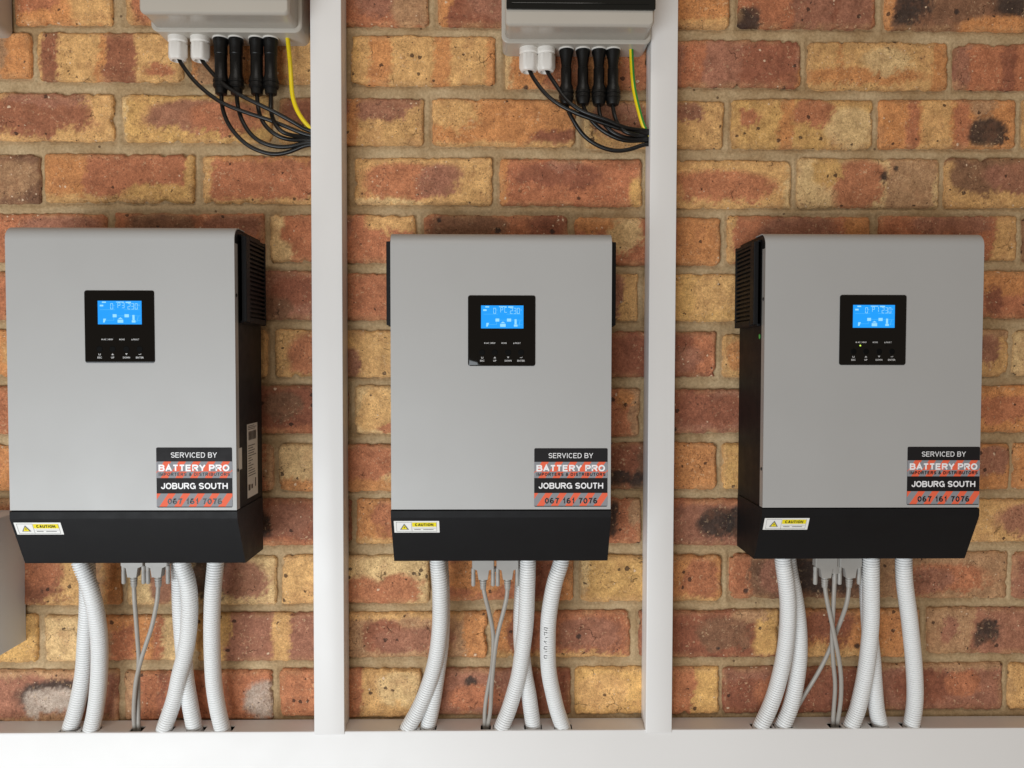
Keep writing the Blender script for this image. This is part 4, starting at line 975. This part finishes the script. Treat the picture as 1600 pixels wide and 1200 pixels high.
def wiring(zb, glands, mcs, earth, which, slim, tx, gbox):
    dg = .027
    for i, (x, P) in enumerate(glands):
        gl = link('cable_gland', GL, 'gland', gbox); w0 = at(x, 75, dg); gl.location = (w0.x - gbox.location.x, -dg, 0)
        base = at(P[0][0], P[0][1], dg); base.x = w0.x; base.z = zb - .026
        Q = [Vector((0, 0, .01)), Vector((0, 0, -.002))] + at_chain(P[1:], base, dg + .003, .030, .006 * (i + 1))
        Q.append(Q[-1] + Vector((.02, .002, -.002)))
        me, *_ = tube('black_cable', Q, .0029, .003, 12, smoothing=2)
        c = link('black_cable', me, 'cable_black'); c.location = base
        tag(c, 'thin black cable from the %s white gland of the %s distribution box' % (('left', 'right')[i], which), 'cable', 'black cables from the white glands')
    for i, (x, P) in enumerate(mcs):
        w0 = at(x, 75, dg); base = Vector((w0.x, -dg, zb))
        rg = link('bulkhead_ring', RG, 'gland', gbox); rg.location = (w0.x - gbox.location.x, -dg, 0)
        o = thing('solar_cable', base, 'black cable with a tubular connector, %s of four under the %s distribution box' % (ord_[i], which), 'cable', 'black solar cables with connectors')
        cn = link('connector', MC[slim], 'mc_black', o); cn.location.z = -.0008
        for zr in (-.060, -.066):
            rb = link('connector_ridge', RIB[slim], 'mc_black', cn); rb.location.z = zr; rb.scale = (1, 1, .5)
        Q = [Vector((0, 0, -.070)), Vector((0, 0, -.080))] + at_chain(P[1:], base, dg + .001, .026, (-.004, .002, .008, .014)[i])
        Q.append(Q[-1] + Vector((.02, .002, -.001)))
        me, *_ = tube('cord', Q, .0030, .003, 12, smoothing=2)
        link('cord', me, 'cable_black', o)
    base = at(earth[0][0], earth[0][1], dg); base.z = zb
    Q = [Vector((0, 0, .004))] + at_chain(earth[1:], base, dg, .028, .004); Q.append(Q[-1] + Vector((.010, .0, -.010)))
    return base, Q

b1, z1, x1m = dist_box(262, 484, 71, 'grey distribution box at the top left, with a plain yellow wire below')
base, Q = wiring(z1, [(278, [(283, 95), (292, 112), (308, 131), (333, 152), (356, 165), (388, 177), (419, 187), (450, 199), (480, 211)]),
              (313, [(319, 94), (330, 112), (346, 129), (367, 144), (398, 160), (429, 175), (460, 192), (481, 204)])],
       [(345, [(344, 146), (348, 171), (358, 196), (377, 219), (398, 233), (425, 241), (450, 238), (481, 226)]),
        (369, [(370, 146), (374, 177), (387, 204), (404, 220), (429, 229), (455, 229), (481, 222)]),
        (401, [(401, 146), (404, 173), (412, 193), (428, 209), (450, 218), (481, 219)]),
        (423, [(423, 146), (423, 172), (431, 196), (446, 209), (481, 215)])],
       [(449, 62), (453, 94), (455, 125), (457, 150), (463, 170), (471, 184), (481, 197)], 'left', 0, 480, b1)
me, *_ = tube('earth_wire', Q, .0031, .003, 12, smoothing=2)
c = link('earth_wire', me, 'yellow'); c.location = base
tag(c, 'plain yellow wire running from the left distribution box into the white trunking', 'wire', 'earth wires')

b2, z2, x2m = dist_box(785, 1006, 88, 'grey distribution box at the top centre with a dark smoked door')
base, Q = wiring(z2, [(826, [(828, 110), (841, 133), (860, 154), (887, 171), (916, 183), (947, 194), (978, 204), (1008, 208)]),
              (853, [(856, 110), (870, 135), (887, 158), (912, 175), (947, 187), (978, 200), (1008, 204)])],
       [(885, [(890, 162), (895, 187), (912, 212), (937, 229), (964, 236), (990, 232), (1008, 225)]),
        (911, [(915, 164), (927, 192), (951, 210), (978, 220), (1008, 219)]),
        (936, [(935, 162), (938, 183), (953, 204), (980, 216), (1008, 216)]),
        (958, [(958, 162), (962, 187), (974, 205), (993, 211), (1008, 212)])],
       [(986, 77), (988, 114), (991, 142), (998, 172), (1007, 202)], 'middle', 1, 1014, b2)
o = thing('earth_wire', base, 'green and yellow striped wire running from the middle distribution box into the trunking', 'wire', 'earth wires')
me, P_, A_, B_, s_ = tube('insulation', Q, .0031, .003, 16, smoothing=2)
link('insulation', me, 'yellow', o)
V = []; Fc = []
m = 7
for i in range(len(P_)):
    nrm = None
    for j in range(m):
        a = R(-78 + 70 * j / (m - 1))
        # direction: camera-facing (-Y) turned towards +X
        dx = Vector((1, 0, 0)); dy = Vector((0, -1, 0)); v = dx * math.cos(a + R(62)) + dy * math.sin(a + R(62) + 0) * -1
        v = dx * math.cos(R(-5 + 100 * j / (m - 1))) + dy * math.sin(R(-5 + 100 * j / (m - 1)))
        t = Vector(P_[min(i + 1, len(P_) - 1)] - P_[max(i - 1, 0)]).normalized(); v = (v - t * v.dot(t)).normalized()
        V.append(tuple(Vector(P_[i]) + v * .00325))
for i in range(len(P_) - 1):
    for j in range(m - 1): Fc.append((i * m + j, i * m + j + 1, (i + 1) * m + j + 1, (i + 1) * m + j))
link('green_stripe', mesh('green_stripe', V, Fc, True), 'green', o)

# ------------------------------------------------------------------ boxes at the left edge
xa = at(39, 900, 0).x; zt = at(39, 797, 0).z; zb = at(39, 1001, 0).z
o = thing('junction_box', (xa - .10, 0, zb), 'pale grey box at the left edge, its side showing behind the left inverter', 'junction box')
link('box_body', loft('box_body', -.10, .10, 0, zt - zb, .002, [(0, 0), (.070, 0), (.0745, .0015), (.0755, .003)], 4), 'box_grey2', o)
link('box_lid', loft('box_lid', -.10, .10, 0, zt - zb, .003, [(.0757, .0015), (.088, .0015), (.090, .0035)], 4), 'box_grey2', o)
xa = at(19, 30, 0).x; zb = at(19, 60, 0).z
o = thing('meter_box', (xa - .08, 0, zb), 'grey box corner in the top left corner of the picture', 'junction box')
link('box_body', loft('box_body', -.08, .08, 0, .2, .010, [(0, 0), (.050, 0), (.054, .002)], 5), 'box_grey', o)
link('box_lid', loft('box_lid', -.08, .08, .0, .2, .010, [(.0542, .003), (.075, .003), (.078, .006)], 5), 'box_grey2', o)
print('objects', len(bpy.data.objects), 'tris', sum(len(p.vertices) - 2 for ob in bpy.data.objects if ob.type == 'MESH' for p in ob.data.polygons))
